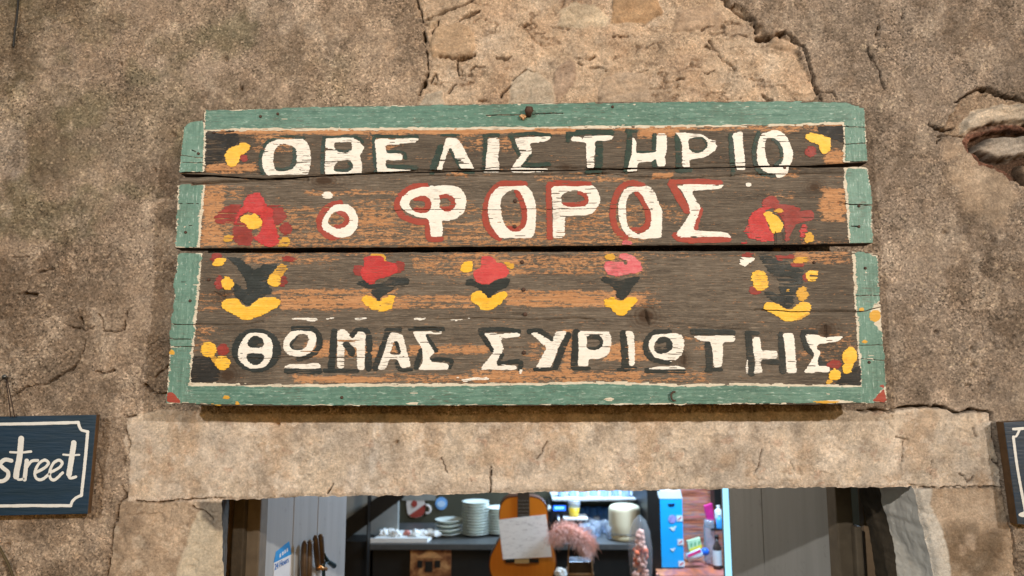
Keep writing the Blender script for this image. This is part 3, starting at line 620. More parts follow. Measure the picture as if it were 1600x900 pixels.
RAW = [ # bare wood: x0,y0,x1,y1,soft,strength
 (345,199,905,209,4,1.0),(905,199,1010,204,4,.6),(1000,196,1062,213,6,.9),(1062,195,1250,203,5,.6),(1180,193,1320,205,6,.6),(325,256,400,268,6,.8),(400,205,470,235,14,.55),(575,205,615,250,12,.5),(700,205,800,235,16,.45),
 (316,287,350,382,10,.75),(350,292,380,310,12,.5),(316,330,560,386,20,.50),(560,326,620,386,22,.65),(560,345,1010,386,14,.5),(560,322,700,328,4,.5),(700,318,1060,340,16,.42),(480,299,720,305,4,.6),(840,274,980,283,6,.5),(1020,270,1050,278,3,.9),(700,270,730,276,4,.7),(1160,268,1250,279,6,.4),
 (1285,296,1318,345,9,.85),(1200,300,1240,312,6,.4),(1295,250,1322,256,4,.7),(1290,236,1322,256,6,.8),(1220,375,1330,385,9,.4),
 (380,396,520,412,8,.5),(640,396,1000,428,12,.55),(760,396,900,412,8,.35),(1000,396,1180,404,6,.25),(1240,394,1325,410,9,.6),
 (430,452,620,459,5,.75),(440,463,610,482,6,.85),(540,463,760,472,4,.7),(560,474,740,481,3,.7),(790,454,960,462,4,.7),(790,463,1010,478,5,.85),(940,455,1030,478,8,.4),(315,458,360,485,12,.35),
 (480,534,620,556,9,.7),(640,540,760,554,7,.75),(830,536,900,562,8,.55),(880,515,892,580,5,.8),(950,534,1010,560,8,.75),(1060,525,1100,546,8,.3),(460,588,600,597,6,.95),(600,584,740,597,6,.55),(740,580,1000,597,9,.75),(1000,580,1110,597,8,.4),(300,505,330,545,12,.45),(1260,520,1335,560,16,.3),
]
SOOTY = [(320,200,420,270,20,.8),(1260,192,1330,260,24,.7),(1230,290,1330,382,30,.6),(300,500,400,600,26,.6),(1240,510,1345,602,26,.7),(316,395,345,470,14,.6),(1270,400,1335,500,30,.6),(322,206,1320,268,10,.62),(560,200,900,212,8,.3),(1020,290,1240,380,40,.35)]
KNOTS = [(506,282,20,9,1),(884,262,10,6,.8),(1272,292,12,8,.9),(1009,494,18,15,1),(350,465,20,16,.6),(1290,516,16,14,.9),(1068,562,9,13,.8),(356,586,15,15,.9),(700,365,8,5,.3),(1203,262,3,3,.5)]
SPIKES = [(805,314),(804,354),(815.6,409.5),(818,452.5),(820.5,491),(818.6,551)]
def boxm(X, Y, b):
    x0, y0, x1, y1, s, k = b
    j = 0.8 * s
    return k * smooth(-s, s, np.minimum(np.minimum(X - x0, x1 - X), np.minimum(Y - y0, y1 - Y) * 1.6) + j * fbm(X / (6 * s), Y / (1.1 * s), 4, 88) * 1.5 + 0.4 * s)
sign = thing('wooden_sign', 'big weathered board sign with teal border, white Greek lettering and painted flowers', 'sign', tuple(at(822, 632, -0.06)))
SO = org(sign)
planks = []
LAB = ['narrow top board with the first line of letters', 'middle board with red-shaded letters and two red flowers', 'wide bottom board with the row of tulips and the owner line']
for k, p in enumerate(PLANKS):
    nx, ny = 740, [74, 80, 160][k]
    u = np.linspace(0, 1, nx)[None, :]; v = np.linspace(0, 1, ny)[:, None]
    tx = np.array([q[0] for q in p['top']]); ty = np.array([q[1] for q in p['top']]); bx_ = np.array([q[0] for q in p['bot']]); by_ = np.array([q[1] for q in p['bot']])
    X0 = tx[0] + u * (tx[-1] - tx[0]); X1 = bx_[0] + u * (bx_[-1] - bx_[0])
    wob = 0.6 * fbm(X0 / 14, X0 * 0 + k * 5, 3, 7)
    Yt = np.interp(X0, tx, ty) + wob; Yb = np.interp(X1, bx_, by_) + 0.6 * fbm(X1 / 14, X1 * 0 + k * 5 + 2, 3, 8)
    PXs = X0 * (1 - v) + X1 * v; PYs = Yt * (1 - v) + Yb * v
    PXs = PXs + (0.8 * fbm(PYs / 7, PYs * 0 + k, 3, 12) * (1 - smooth(0, 0.012, u + 0 * v)) + 0.8 * fbm(PYs / 7, PYs * 0 + 9 + k, 3, 13) * smooth(0.988, 1, u + 0 * v))
    h = 0.25 * np.minimum(0, fbm(PXs / 60, PYs / 2.2, 3, 14 + k)) + 0.5 * np.minimum(0, fbm(PXs / 200, PYs / 9, 3, 15 + k))
    e = np.minimum(np.minimum(u, 1 - u) * (tx[-1] - tx[0]), np.minimum(v, 1 - v) * (Yb - Yt)); h = h - 2.2 * np.exp(-(e / 1.5) ** 2)
    kn = np.zeros(PXs.shape)
    for (cx, cy, rx_, ry_, s_) in KNOTS:
        d = np.hypot((PXs - cx) / rx_, (PYs - cy) / ry_) + 0.12 * fbm(PXs / 6, PYs / 6, 3, 5)
        kn = np.maximum(kn, s_ * (0.85 * (1 - smooth(0.45, 0.95, d)) + 0.6 * np.exp(-((d - 0.95) / 0.12) ** 2) + 0.4 * np.exp(-((d - 1.3) / 0.1) ** 2) + 0.25 * np.exp(-((d - 1.65) / 0.12) ** 2)))
        h = h - 0.5 * s_ * np.exp(-((d - 0.95) / 0.15) ** 2)
    for (pl, wd, dp) in BCR:
        jy = PYs + 1.2 * fbm(PXs / 16, PYs / 40, 3, 31); d = sd_line(PXs, jy, pl, 0.0)
        f = np.exp(-(d / (0.45 * wd + 0.45)) ** 2); h = h - dp * f
    d = np.hypot((PXs - 815) / 11, (PYs - 182) / 6) + 0.4 * fbm(PXs / 5, PYs / 5, 3, 91); h = h - 14 * (1 - smooth(0.7, 1.0, d))
    raw = np.zeros(PXs.shape)
    for b in RAW: raw = np.maximum(raw, boxm(PXs, PYs, b))
    soot = np.zeros(PXs.shape)
    for b in SOOTY: soot = np.maximum(soot, boxm(PXs, PYs, b))
    WX, WZ = at_np(PXs, PYs, YF)
    Vf = np.stack([WX, YF - h / 1000.0, WZ], -1)
    TH = [0.030, 0.030, 0.028][k]
    ring = np.concatenate([np.arange(nx), np.arange(1, ny) * nx + nx - 1, (ny - 1) * nx + np.arange(nx - 2, -1, -1), np.arange(ny - 2, 0, -1) * nx])
    Vr = Vf.reshape(-1, 3)[ring].copy(); Vr2 = Vr.copy(); Vr2[:, 1] = YF + TH
    n0 = nx * ny; nrg = len(ring)
    ii = np.arange(n0).reshape(ny, nx)
    F = np.stack([ii[:-1, :-1], ii[1:, :-1], ii[1:, 1:], ii[:-1, 1:]], -1).reshape(-1, 4)
    a = n0 + np.arange(nrg); b = np.roll(a, -1); sk = np.stack([a, b, b + nrg, a + nrg], -1)
    cxz = Vr2.mean(0)[None, :]; V = np.concatenate([Vf.reshape(-1, 3), Vr, Vr2, cxz]); cidx = len(V) - 1
    a2 = a + nrg; b2 = np.roll(a2, -1); bk = np.stack([a2, b2, np.full(nrg, cidx), np.full(nrg, cidx)], -1)
    V = V - np.array(SO)[None, :]
    pad = lambda q, val: np.concatenate([q.ravel(), np.full(2 * nrg + 1, val)])
    me = np_mesh('plank', V, np.concatenate([F, sk]), True, {'raw': ('FLOAT', pad(raw, 0.1)), 'soot': ('FLOAT', pad(soot, 0.6)), 'knot': ('FLOAT', pad(kn, 0))})
    me.polygons.foreach_set('material_index', np.concatenate([np.zeros(len(F)), np.ones(len(sk))]).astype(np.int32))
    o = link('plank', me, [M['board'], M['oldend']], sign); o['label'] = LAB[k]; planks.append(o)
# two upright battens carry the boards on the wall
for bxp in (420, 815, 1215):
    bm = B(); a = at(bxp - 16, 195, -0.06); b = at(bxp + 16, 610, -0.06); box(bm, a.x, b.x, -0.0595, 0.008, b.z, a.z, 0.002); obj('batten', bm, M['oldend'], sign)

# ---- paint: a shape in survey pixels becomes a skin of real paint on the board
def fr_(ox, oy, s=5.0):
    def cv(sh):
        k = sh[0]; r = [k]
        if k in 'P-': r.append([(ox + x / s, oy + y / s) for x, y in sh[1]]); r += list(sh[2:])
        elif k == 'S': r.append([(ox + q[0] / s, oy + q[1] / s) for q in sh[1]]); r.append(sh[2] / s)
        elif k == 'E': r += [ox + sh[1] / s, oy + sh[2] / s, sh[3] / s, sh[4] / s]
        return tuple(r)
    return lambda *shs: [cv(s_) for s_ in shs]
PCOUNT = [0]
def paint(name, parent, mat, shapes, layer=1, cell=0.75, rough=1.0, wear=0.5, Y=YF, grain='x', rr=2.6, lump=0.0, label=None, bcr=True, origin=None, flake=0.0):
    PCOUNT[0] += 1; seed = 1000 + PCOUNT[0] * 13
    xsx = []; ysx = []
    for s_ in shapes:
        if s_[0] == 'P': xsx += [q[0] for q in s_[1]]; ysx += [q[1] for q in s_[1]]
        elif s_[0] == 'S':
            xsx += [q[0] + d for q in s_[1] for d in (-s_[2] / 2, s_[2] / 2)]; ysx += [q[1] + d for q in s_[1] for d in (-s_[2] / 2, s_[2] / 2)]
        elif s_[0] == 'E': xsx += [s_[1] - s_[3], s_[1] + s_[3]]; ysx += [s_[2] - s_[4], s_[2] + s_[4]]
    X, Yp = np.meshgrid(np.arange(min(xsx) - 5, max(xsx) + 5, cell), np.arange(min(ysx) - 5, max(ysx) + 5, cell))
    f = np.full(X.shape, 99.0)
    for s_ in shapes:
        if s_[0] == 'P': f = np.minimum(f, sd_poly(X, Yp, round_poly(s_[1], s_[2] if len(s_) > 2 else rr)))
        elif s_[0] == 'S': f = np.minimum(f, sd_line(X, Yp, [(p_.x, p_.y) for p_ in curve_pts([(q[0], q[1], 0) for q in s_[1]], 5)] if len(s_[1]) > 2 else s_[1], s_[2]))
        elif s_[0] == 'E': f = np.minimum(f, sd_ell(X, Yp, *s_[1:]))
    for s_ in shapes:
        if s_[0] == '-': f = np.maximum(f, -sd_poly(X, Yp, round_poly(s_[1], rr)))
    if grain == 'x': st = fbm(X / 14, Yp / 1.25, 3, seed); st2 = fbm(X / 34, Yp / 0.9, 2, seed + 5)
    else: st = fbm(X / 1.25, Yp / 14, 3, seed); st2 = fbm(X / 34, Yp / 0.9, 2, seed + 5)
    f = f + rough * (1.7 * st + 0.7 * fbm(X / 7, Yp / 5, 3, seed + 1)) + lump * fbm(X / 16, Yp / 16, 3, seed + 2)
    if wear > 0: f = np.maximum(f, (st2 + 0.30 * fbm(X / 30, Yp / 18, 2, seed + 6) - (0.80 - 0.62 * wear)) * 6)
    if flake > 0: f = np.maximum(f, (fbm(X / 9, Yp / 3.2, 4, seed + 9) - (0.75 - 0.6 * flake)) * 8)
    if bcr:
        for (pl, wd, dp) in BCR:
            if max(q[0] for q in pl) < X.min() or min(q[0] for q in pl) > X.max() or max(q[1] for q in pl) < Yp.min() - 3 or min(q[1] for q in pl) > Yp.max() + 3: continue
            jy = Yp + 1.2 * fbm(X / 16, Yp / 40, 3, 31); f = np.maximum(f, -(sd_line(X, jy, pl, 0.0) - 0.32 * wd - 0.1))
        for pk in (0, 1):          # joints between the boards
            q = PLANKS[pk]['bot']; yy = np.interp(X, [a[0] for a in q], [a[1] for a in q]); q2 = PLANKS[pk + 1]['top']; y2 = np.interp(X, [a[0] for a in q2], [a[1] for a in q2])
            f = np.maximum(f, -np.maximum(yy - 0.6 - Yp, Yp - y2 - 0.6))
    ny, nx = X.shape
    keep = (f[:-1, :-1] + f[1:, :-1] + f[:-1, 1:] + f[1:, 1:]) < 0
    if not keep.any(): return None
    gy, gx = np.gradient(f, cell); gg = gx * gx + gy * gy + 1e-6
    cnt = np.zeros(X.shape); cnt[:-1, :-1] += keep; cnt[1:, :-1] += keep; cnt[:-1, 1:] += keep; cnt[1:, 1:] += keep
    bd = (cnt > 0) & (cnt < 4); stp = np.clip(f / np.sqrt(gg), -0.7 * cell, 0.7 * cell)
    X = np.where(bd, X - gx / np.sqrt(gg) * stp, X); Yp = np.where(bd, Yp - gy / np.sqrt(gg) * stp, Yp)
    WX, WZ = at_np(X, Yp, Y)
    th = 0.0004 + 0.00022 * layer + np.where(bd, -0.0001, 0.0)
    V = np.stack([WX, Y - th, WZ], -1).reshape(-1, 3) - np.array(org(parent) if origin is None else origin)[None, :]
    ii = np.arange(nx * ny).reshape(ny, nx)
    F = np.stack([ii[:-1, :-1], ii[1:, :-1], ii[1:, 1:], ii[:-1, 1:]], -1)[keep]
    u, inv = np.unique(F.ravel(), return_inverse=True)
    o = link(name, np_mesh(name, V[u], inv.reshape(-1, 4)), mat, parent)
    if label: o['label'] = label
    return o
def paints(name, parent, mat, shapes, *a, **k):
    for s_ in shapes: paint(name, parent, mat, [s_], *a, **k)
def multi(name, parent, items, label):
    """several paints of one motif joined into one mesh"""
    obs = [q for q in (paint(name, parent, m, sh, layer=ly, **{**kw, 'rough': kw.get('rough', 1) * 1.5, 'flake': 0.16 if m in (M['dred'], M['char'], M['ochre']) else 0.05}) for m, sh, ly, kw in items) if q]
    V = []; F = []; mi = []; mats = []; off = 0
    for q in obs:
        me = q.data; v = np.empty(len(me.vertices) * 3, np.float32); me.vertices.foreach_get('co', v); l_ = np.empty(len(me.loops), np.int32); me.loops.foreach_get('vertex_index', l_)
        V.append(v.reshape(-1, 3)); F.append(l_.reshape(-1, 4) + off); off += len(v) // 3
        mt = me.materials[0]
        if mt not in mats: mats.append(mt)
        mi.append(np.full(len(l_) // 4, mats.index(mt), np.int32))
        bpy.data.objects.remove(q); bpy.data.meshes.remove(me)
    me = np_mesh(name, np.concatenate(V), np.concatenate(F)); me.polygons.foreach_set('material_index', np.concatenate(mi))
    o = link(name, me, mats, parent); o['label'] = label
    return o
pA, pB, pC = planks
ex_ = lambda sh, d: [('P', sh)]

# border: chalky undercoat first, teal over it
TEAL_A_H = [(321,173),(420,171),(480,168),(660,165),(820,163),(1000,160),(1250,159),(1322,160),(1334,166),(1334,190),(1200,194.5),(1000,196),(860,198),(700,199),(500,200),(400,200.5),(321,202)]
UND_A_H = [(319,174),(660,165),(1000,161),(1320,161),(1326,188),(1326,194),(1200,198),(1000,199.5),(860,201.5),(700,203),(500,204),(400,204),(319,205)]
TEAL_A_L = [(288,200),(294,193),(301,190),(317,188.5),(319,204),(316.5,268),(281,269),(284,235)]
UND_A_L = [(288,200),(301,191),(318,190),(323,204),(320,268),(281,269)]
TEAL_A_R = [(1328,164),(1338,166),(1350,170),(1352,215),(1355,251),(1320,253),(1321,225),(1319,192),(1330,176)]
UND_A_R = [(1330,170),(1350,172),(1355,251),(1317,254),(1318,225),(1316,196)]
u_ = dict(rr=0.7, rough=1.5, wear=0.5, flake=0.4)
paints('undercoat', pA, M['under'], [('P', UND_A_H)], 0, 0.9, **u_); paints('undercoat', pA, M['under'], [('P', UND_A_L), ('P', UND_A_R)], 0, 0.9, **u_)
paint('border', pA, M['teal_h'], [('P', TEAL_A_H)], 1, 0.9, rr=0.7, rough=1.2, wear=0.12, flake=0.10); paint('border', pA, M['teal_v'], [('P', TEAL_A_L)], 1.2, 0.9, rr=0.7, rough=0.9, wear=0.25, flake=0.1); paint('border', pA, M['teal_v'], [('P', TEAL_A_R)], 1.2, 0.9, rr=0.7, rough=1.0, wear=0.2, flake=0.1)
TEAL_B_L = [(280,290),(316,289),(313,330),(308,387),(275,387),(278,340)]; UND_B_L = [(278,290),(320,289),(317,330),(312,387),(274.5,387),(277,330)]
TEAL_B_R = [(1322,268),(1324,262),(1356,264),(1360,300),(1362,345),(1362.5,379),(1328,380.5),(1326,330),(1322,290)]; UND_B_R = [(1319,262),(1356,262),(1362,340),(1362.5,379),(1326,380.5),(1323,330),(1318,290)]
for t_, n_ in ((UND_B_L, 0.45), (UND_B_R, 0.3)): paints('undercoat', pB, M['under'], [('P', t_)], 0, 0.9, rr=0.7, rough=1.6, wear=0.3, flake=n_ * .6)
paint('border', pB, M['teal_v'], [('P', TEAL_B_L)], 1.2, 0.9, rr=0.7, rough=1.6, wear=0.3, flake=0.25, lump=4.0); paint('border', pB, M['teal_v'], [('P', TEAL_B_R)], 1.2, 0.9, rr=0.7, rough=1.2, wear=0.25, flake=0.16, lump=3.0)
TEAL_C_L = [(279,398),(313,397),(309,450),(303,505),(299,560),(294,604),(300,628),(262,628),(262,613),(264,570),(269,500),(275,430)]; UND_C_L = [(278,397),(316,396),(312,450),(306,505),(302,560),(299,603),(299,628),(261,629),(262,600),(272,480)]
TEAL_C_R = [(1336,395),(1360,395),(1370,401),(1373,450),(1374,468),(1364,476),(1362,486),(1370,504),(1378,520),(1381,560),(1384,600),(1374,611),(1366,628),(1340,630),(1348,604),(1344,560),(1341,500),(1338,450)]; UND_C_R = [(1331,394),(1360,395),(1371,400),(1374,480),(1378,520),(1385,627),(1345,630),(1345,603),(1340,545),(1336,480)]
TEAL_C_B = [(292,602.5),(400,604),(500,604.5),(600,603.5),(700,603.5),(850,601.5),(940,600),(1000,601.5),(1070,604.5),(1150,602.5),(1250,604),(1350,604.5),(1364,628),(1200,630),(1000,631),(800,632.5),(500,632.5),(330,631.5),(268,628.5),(262,622)]
UND_C_B = [(294,598),(400,599.5),(500,600.5),(600,599),(700,599.5),(850,597.5),(940,596),(1000,597.5),(1070,600.5),(1150,598.5),(1250,600),(1350,601.5),(1366,629),(1000,632),(500,633),(262,629.5)]
for t_ in (UND_C_L, UND_C_R, UND_C_B): paints('undercoat', pC, M['under'], [('P', t_)], 0.3 if t_ is UND_C_B else 0, 0.9, rr=0.7, rough=1.4, wear=0.4, flake=0.3)
paint('border', pC, M['teal_h'], [('P', TEAL_C_B)], 1.0, 0.9, rr=0.7, rough=1.1, wear=0.08, flake=0.06); paint('border', pC, M['teal_v'], [('P', TEAL_C_L)], 1.3, 0.9, rr=0.7, rough=1.6, wear=0.2, flake=0.18, lump=4.5); paint('border', pC, M['teal_v'], [('P', TEAL_C_R)], 1.3, 0.9, rr=0.7, rough=1.4, wear=0.22, flake=0.16, lump=3.5)
paints('corner_paint', pC, M['rust'], [('P', [(260,629),(262,613),(272,614),(284,630)]), ('P', [(1362,628),(1381,606),(1385.5,628)]), ('P', [(1372,602),(1382,600),(1381,608)])], 2, 0.75, rough=0.8, wear=0.2)
paints('paint_spot', pC, M['ochre'], [('E', 1367, 494, 9, 9), ('E', 1346, 484, 4, 3), ('E', 1351, 534, 4, 2.5), ('E', 269, 551, 4.5, 3.5), ('E', 338, 632, 8, 2), ('E', 371, 630, 4, 2.6), ('E', 354, 621.5, 5, 3), ('E', 1290, 628, 18, 1.8)], 2.2, 0.75, rough=1.0, wear=0.3)
paints('chipped_paint', pC, M['under'], [('P', [(1358,490),(1366,478),(1375,474),(1377,520),(1364,504),(1372,500),(1360,502)]), ('E', 952, 624, 6, 3), ('E', 1310, 628, 18, 2.6), ('E', 641, 631, 10, 1.6)], 1.8, 0.75, rough=1.4, wear=0.2)

# black corner patches
f = fr_(270,190); paint('black_patch', pA, M['soot'], f(('P', [(257,76),(488,74),(518,120),(520,165),(440,195),(405,290),(300,338),(246,338)])), 0.6, rough=2.0, wear=0.75, flake=0.45)
f = fr_(1080,190); paint('black_patch', pA, M['soot'], f(('P', [(985,40),(1190,30),(1190,130),(1190,170),(1090,130),(1000,92)])), 0.6, rough=1.6, wear=0.6, flake=0.2)
f = fr_(250,500); paint('black_patch', pC, M['soot'], f(('P', [(255,285),(420,285),(470,390),(460,480),(240,490)])), 0.6, rough=1.4, wear=0.5)
f = fr_(1090,480); paint('black_patch', pC, M['soot'], f(('P', [(1130,525),(1275,450),(1282,612),(1060,608)])), 0.6, rough=1.6, wear=0.6)

# lettering: white body, green or red shade beside it
def letter(parent, fr, body, shade, smat, sh_wear=0.45, wear=0.45, srough=1.0, rough=0.8):
    if shade: paint('letter_shade', parent, smat, fr(*shade), 1, rough=srough, wear=sh_wear)
    return paint('letter', parent, M['white'], fr(*body), 2, rough=rough, wear=wear)
P_ = lambda *a: ('P', list(a)); N_ = lambda *a: ('-', list(a)); S_ = lambda w_, *a: ('S', list(a), w_)
SH = M['shade']; CH = M['char']; RU = M['rust']
f1 = fr_(270,190); f2 = fr_(570,190); f3 = fr_(860,190); f4 = fr_(1080,190)
letter(pA, f1, [P_((745,170),(800,145),(880,138),(970,132),(1030,140),(1060,180),(1075,230),(1080,300),(1072,360),(1065,412),(735,420),(715,390),(698,330),(700,270),(715,225)), N_((860,175),(915,180),(955,205),(968,230),(968,330),(945,365),(900,388),(840,392),(810,385),(790,350),(785,290),(795,230),(820,195))],
  [S_(34,(740,165),(700,240),(685,320),(705,405)), S_(26,(750,150),(830,130),(930,122),(1025,132)), S_(34,(950,215),(952,300),(925,355),(850,380),(815,375))], SH, .6)
letter(pA, f1, [P_((1195,130),(1400,128),(1450,145),(1480,185),(1500,195),(1480,235),(1460,270),(1475,310),(1480,360),(1475,410),(1185,410),(1190,320),(1192,220)), N_((1262,160),(1385,160),(1405,190),(1395,225),(1350,248),(1300,235),(1262,215)), N_((1270,330),(1320,305),(1380,298),(1410,330),(1410,365),(1370,395),(1300,400),(1255,385),(1262,350))],
  [S_(30,(1182,135),(1170,250),(1168,395)), S_(22,(1180,125),(1330,118),(1440,125),(1485,160)), S_(18,(1265,222),(1340,240),(1398,222)), S_(30,(1375,312),(1400,345),(1370,380),(1280,385))], SH, .5)
letter(pA, f2, [P_((78,132),(200,135),(340,128),(420,132),(415,155),(350,172),(165,182),(168,248),(296,250),(300,303),(165,302),(165,345),(172,365),(260,375),(400,385),(402,404),(98,404),(92,280))],
  [S_(30,(72,120),(76,250),(88,390)), S_(26,(65,115),(230,118),(410,118)), S_(24,(175,240),(300,240),(316,290)), S_(30,(180,350),(300,355),(405,360))], SH, .45)
letter(pA, f2, [P_((632,130),(722,132),(760,180),(800,260),(850,362),(852,368),(750,368),(715,300),(680,215),(660,205),(640,260),(615,330),(598,402),(555,402),(580,330),(610,230))],
  [S_(52,(592,205),(560,290),(525,390)), S_(22,(600,110),(730,108)), S_(34,(672,215),(735,330),(780,385),(845,390))], SH, .5)
letter(pA, f2, [P_((958,130),(1050,128),(1052,230),(1040,290),(1052,330),(1052,400),(915,402),(945,380),(945,300),(958,210))],
  [S_(34,(945,115),(938,250),(930,385)), S_(24,(930,108),(1045,104))], SH, .5)
letter(pA, f2, [P_((1165,130),(1240,122),(1450,118),(1450,140),(1390,160),(1285,172),(1310,235),(1270,285),(1220,345),(1225,362),(1430,366),(1430,385),(1390,398),(1120,400),(1150,360),(1195,285),(1225,265),(1190,190))],
  [S_(26,(1130,112),(1280,94),(1450,106)), S_(38,(1152,140),(1182,210),(1215,258)), S_(32,(1295,262),(1240,335),(1310,338),(1440,335))], SH, .55)
letter(pA, f3, [P_((162,115),(240,118),(250,138),(265,112),(500,112),(475,148),(345,152),(350,230),(340,310),(340,373),(288,375),(278,240),(280,160),(160,155))],
  [S_(40,(140,95),(300,82),(480,85)), S_(40,(138,115),(138,150)), S_(58,(380,165),(382,280),(372,395)), S_(30,(285,392),(390,392))], SH, .5)
letter(pA, f3, [P_((640,112),(672,160),(665,230),(680,252),(820,245),(828,180),(830,95),(905,90),(912,170),(905,250),(890,275),(905,345),(835,352),(820,285),(800,318),(690,318),(675,340),(675,400),(600,400),(610,340),(630,270),(640,200))],
  [S_(44,(622,115),(610,220),(592,388)), S_(38,(812,110),(812,235)), S_(18,(680,237),(800,236)), S_(40,(805,290),(815,345)), S_(34,(600,75),(665,75))], SH, .5)
letter(pA, f3, [P_((965,80),(1100,95),(1190,98),(1240,140),(1305,150),(1285,175),(1308,195),(1270,245),(1200,280),(1090,298),(1085,325),(1090,355),(1028,357),(1030,250),(1022,150),(1000,110)), N_((1075,140),(1130,118),(1190,118),(1225,160),(1228,200),(1190,235),(1140,248),(1100,235),(1078,200))],
  [S_(46,(990,115),(1000,250),(1000,345)), S_(22,(1085,225),(1150,242),(1205,215),(1222,170),(1180,122),(1120,125)), S_(40,(990,380),(1090,380))], SH, .5)
letter(pA, f3, [P_((1420,95),(1500,75),(1505,190),(1515,260),(1522,380),(1450,382),(1440,270),(1432,170))], [S_(38,(1408,110),(1415,250),(1428,400))], SH, .45)
letter(pA, f4, [P_((545,100),(640,65),(690,75),(740,110),(770,170),(795,240),(790,300),(760,360),(750,415),(700,440),(665,440),(655,405),(590,400),(540,370),(515,320),(512,230),(525,150)), N_((590,125),(640,125),(690,165),(720,220),(722,290),(690,345),(625,350),(590,310),(575,240),(575,170))],
  [S_(36,(525,95),(490,210),(500,330),(555,405),(650,418)), S_(34,(640,132),(695,190),(705,290),(660,345))], SH, .45)
g1 = fr_(270,285); g2 = fr_(570,280); g3 = fr_(840,280); g4 = fr_(1080,280)
paint('letter_mark', pB, M['white'], g1(('E',1208,105,43,28)), 2, wear=.5); paint('letter_mark', pB, M['white'], g4(('E',447,43,22,16)), 2, rough=.4)
letter(pB, g1, [P_((1250,185),(1310,165),(1370,172),(1420,210),(1450,280),(1445,350),(1400,410),(1330,437),(1270,425),(1210,390),(1165,360),(1165,310),(1200,240)), N_((1275,225),(1330,220),(1370,250),(1385,300),(1360,345),(1290,370),(1240,345),(1208,315),(1230,260))],
  [S_(54,(1305,165),(1220,190),(1165,250),(1148,320),(1175,385),(1230,420),(1280,425)), S_(46,(1300,230),(1355,260),(1362,310),(1330,350),(1280,355))], RU, .3)
letter(pB, g2, [P_((490,60),(560,50),(680,45),(740,65),(785,120),(795,190),(775,260),(720,310),(640,330),(600,320),(610,380),(610,450),(515,452),(510,380),(498,308),(420,298),(340,265),(290,230),(270,190),(290,140),(350,90),(420,68)), N_((340,190),(375,150),(430,128),(490,135),(520,170),(520,220),(490,262),(430,270),(370,245)), N_((575,130),(620,115),(680,125),(712,170),(710,215),(670,255),(610,250),(580,220),(588,190),(590,155))],
  [S_(48,(480,55),(390,60),(300,110),(258,170),(255,230),(300,290),(390,325),(475,335)), S_(44,(488,330),(492,400),(500,460),(545,472),(595,468)), S_(46,(400,148),(470,155),(498,195),(470,240),(400,245)), S_(44,(590,130),(650,135),(692,175),(670,230),(600,235))], RU, .3)
letter(pB, g2, [P_((1030,70),(1060,55),(1270,55),(1300,90),(1330,170),(1340,230),(1335,350),(1325,440),(1300,460),(1070,465),(1030,430),(980,350),(960,250),(965,180),(990,110)), N_((1160,80),(1200,85),(1240,150),(1265,220),(1272,300),(1255,370),(1210,410),(1150,415),(1100,370),(1070,300),(1060,220),(1065,150),(1100,105))],
  [S_(48,(1250,38),(1140,36),(1045,45),(980,120),(945,220),(945,330),(985,410),(1050,462)), S_(48,(1190,95),(1235,190),(1250,290),(1230,370),(1180,400),(1125,390))], RU, .25)
letter(pB, g3, [P_((105,60),(200,52),(400,55),(430,48),(470,90),(492,150),(480,200),(440,260),(390,283),(215,290),(212,455),(120,460),(118,250),(110,130)), N_((180,140),(210,105),(270,90),(330,90),(380,110),(402,160),(390,200),(340,215),(250,220),(188,205),(188,165))],
  [S_(48,(400,42),(250,38),(110,40),(88,80),(90,240),(96,455)), S_(40,(330,100),(382,140),(370,185),(300,200),(205,198))], RU, .25)
letter(pB, g3, [P_((680,75),(760,55),(830,60),(850,45),(910,90),(945,180),(975,260),(970,455),(930,465),(800,468),(700,445),(655,380),(630,290),(628,190),(655,120)), N_((715,120),(770,92),(810,115),(850,190),(885,250),(890,330),(870,390),(820,425),(760,425),(710,380),(690,290),(690,190))],
  [S_(52,(825,55),(760,35),(690,40),(625,110),(592,200),(588,300),(620,400),(685,455)), S_(48,(780,105),(830,180),(862,260),(862,340),(825,388),(740,400))], RU, .25)
letter(pB, g3, [P_((1085,50),(1180,42),(1430,42),(1458,48),(1430,75),(1200,95),(1245,180),(1275,225),(1250,290),(1215,385),(1225,402),(1440,410),(1490,425),(1515,460),(1440,448),(1100,455),(1080,425),(1110,390),(1150,330),(1195,255),(1170,180),(1130,100))],
  [S_(40,(1040,22),(1230,20),(1425,24)), S_(62,(1045,35),(1105,140),(1165,240)), S_(48,(1270,240),(1245,320),(1230,375)), S_(50,(1075,440),(1125,468),(1300,475),(1490,468))], RU, .2)
h1 = fr_(250,500); h2 = fr_(500,500); h3 = fr_(740,500); h4 = fr_(980,500); h5 = fr_(1090,480)
letter(pC, h1, [P_((640,160),(690,105),(760,98),(830,110),(870,150),(885,220),(870,300),(830,360),(770,382),(690,375),(640,340),(605,290),(615,220)), N_((680,180),(700,140),(750,118),(800,140),(820,185),(800,212),(740,220),(690,208)), N_((675,265),(720,258),(815,262),(812,310),(770,352),(720,350),(685,320))],
  [('E',755,236,192,172)], CH, .35)
letter(pC, h1, [P_((1030,85),(1090,82),(1200,95),(1225,130),(1215,200),(1180,260),(1100,285),(1010,275),(965,235),(962,170),(990,120)), N_((1040,150),(1080,115),(1140,112),(1165,140),(1150,200),(1110,240),(1050,238),(1015,215),(1015,180)), P_((965,372),(1000,345),(1250,340),(1262,375),(1230,380),(980,380))],
  [S_(46,(1045,72),(1190,75),(1245,140),(1235,225),(1180,270),(1090,300)), S_(22,(1070,125),(1025,185),(1045,232),(1110,232)), S_(46,(990,398),(1245,398))], CH, .35)
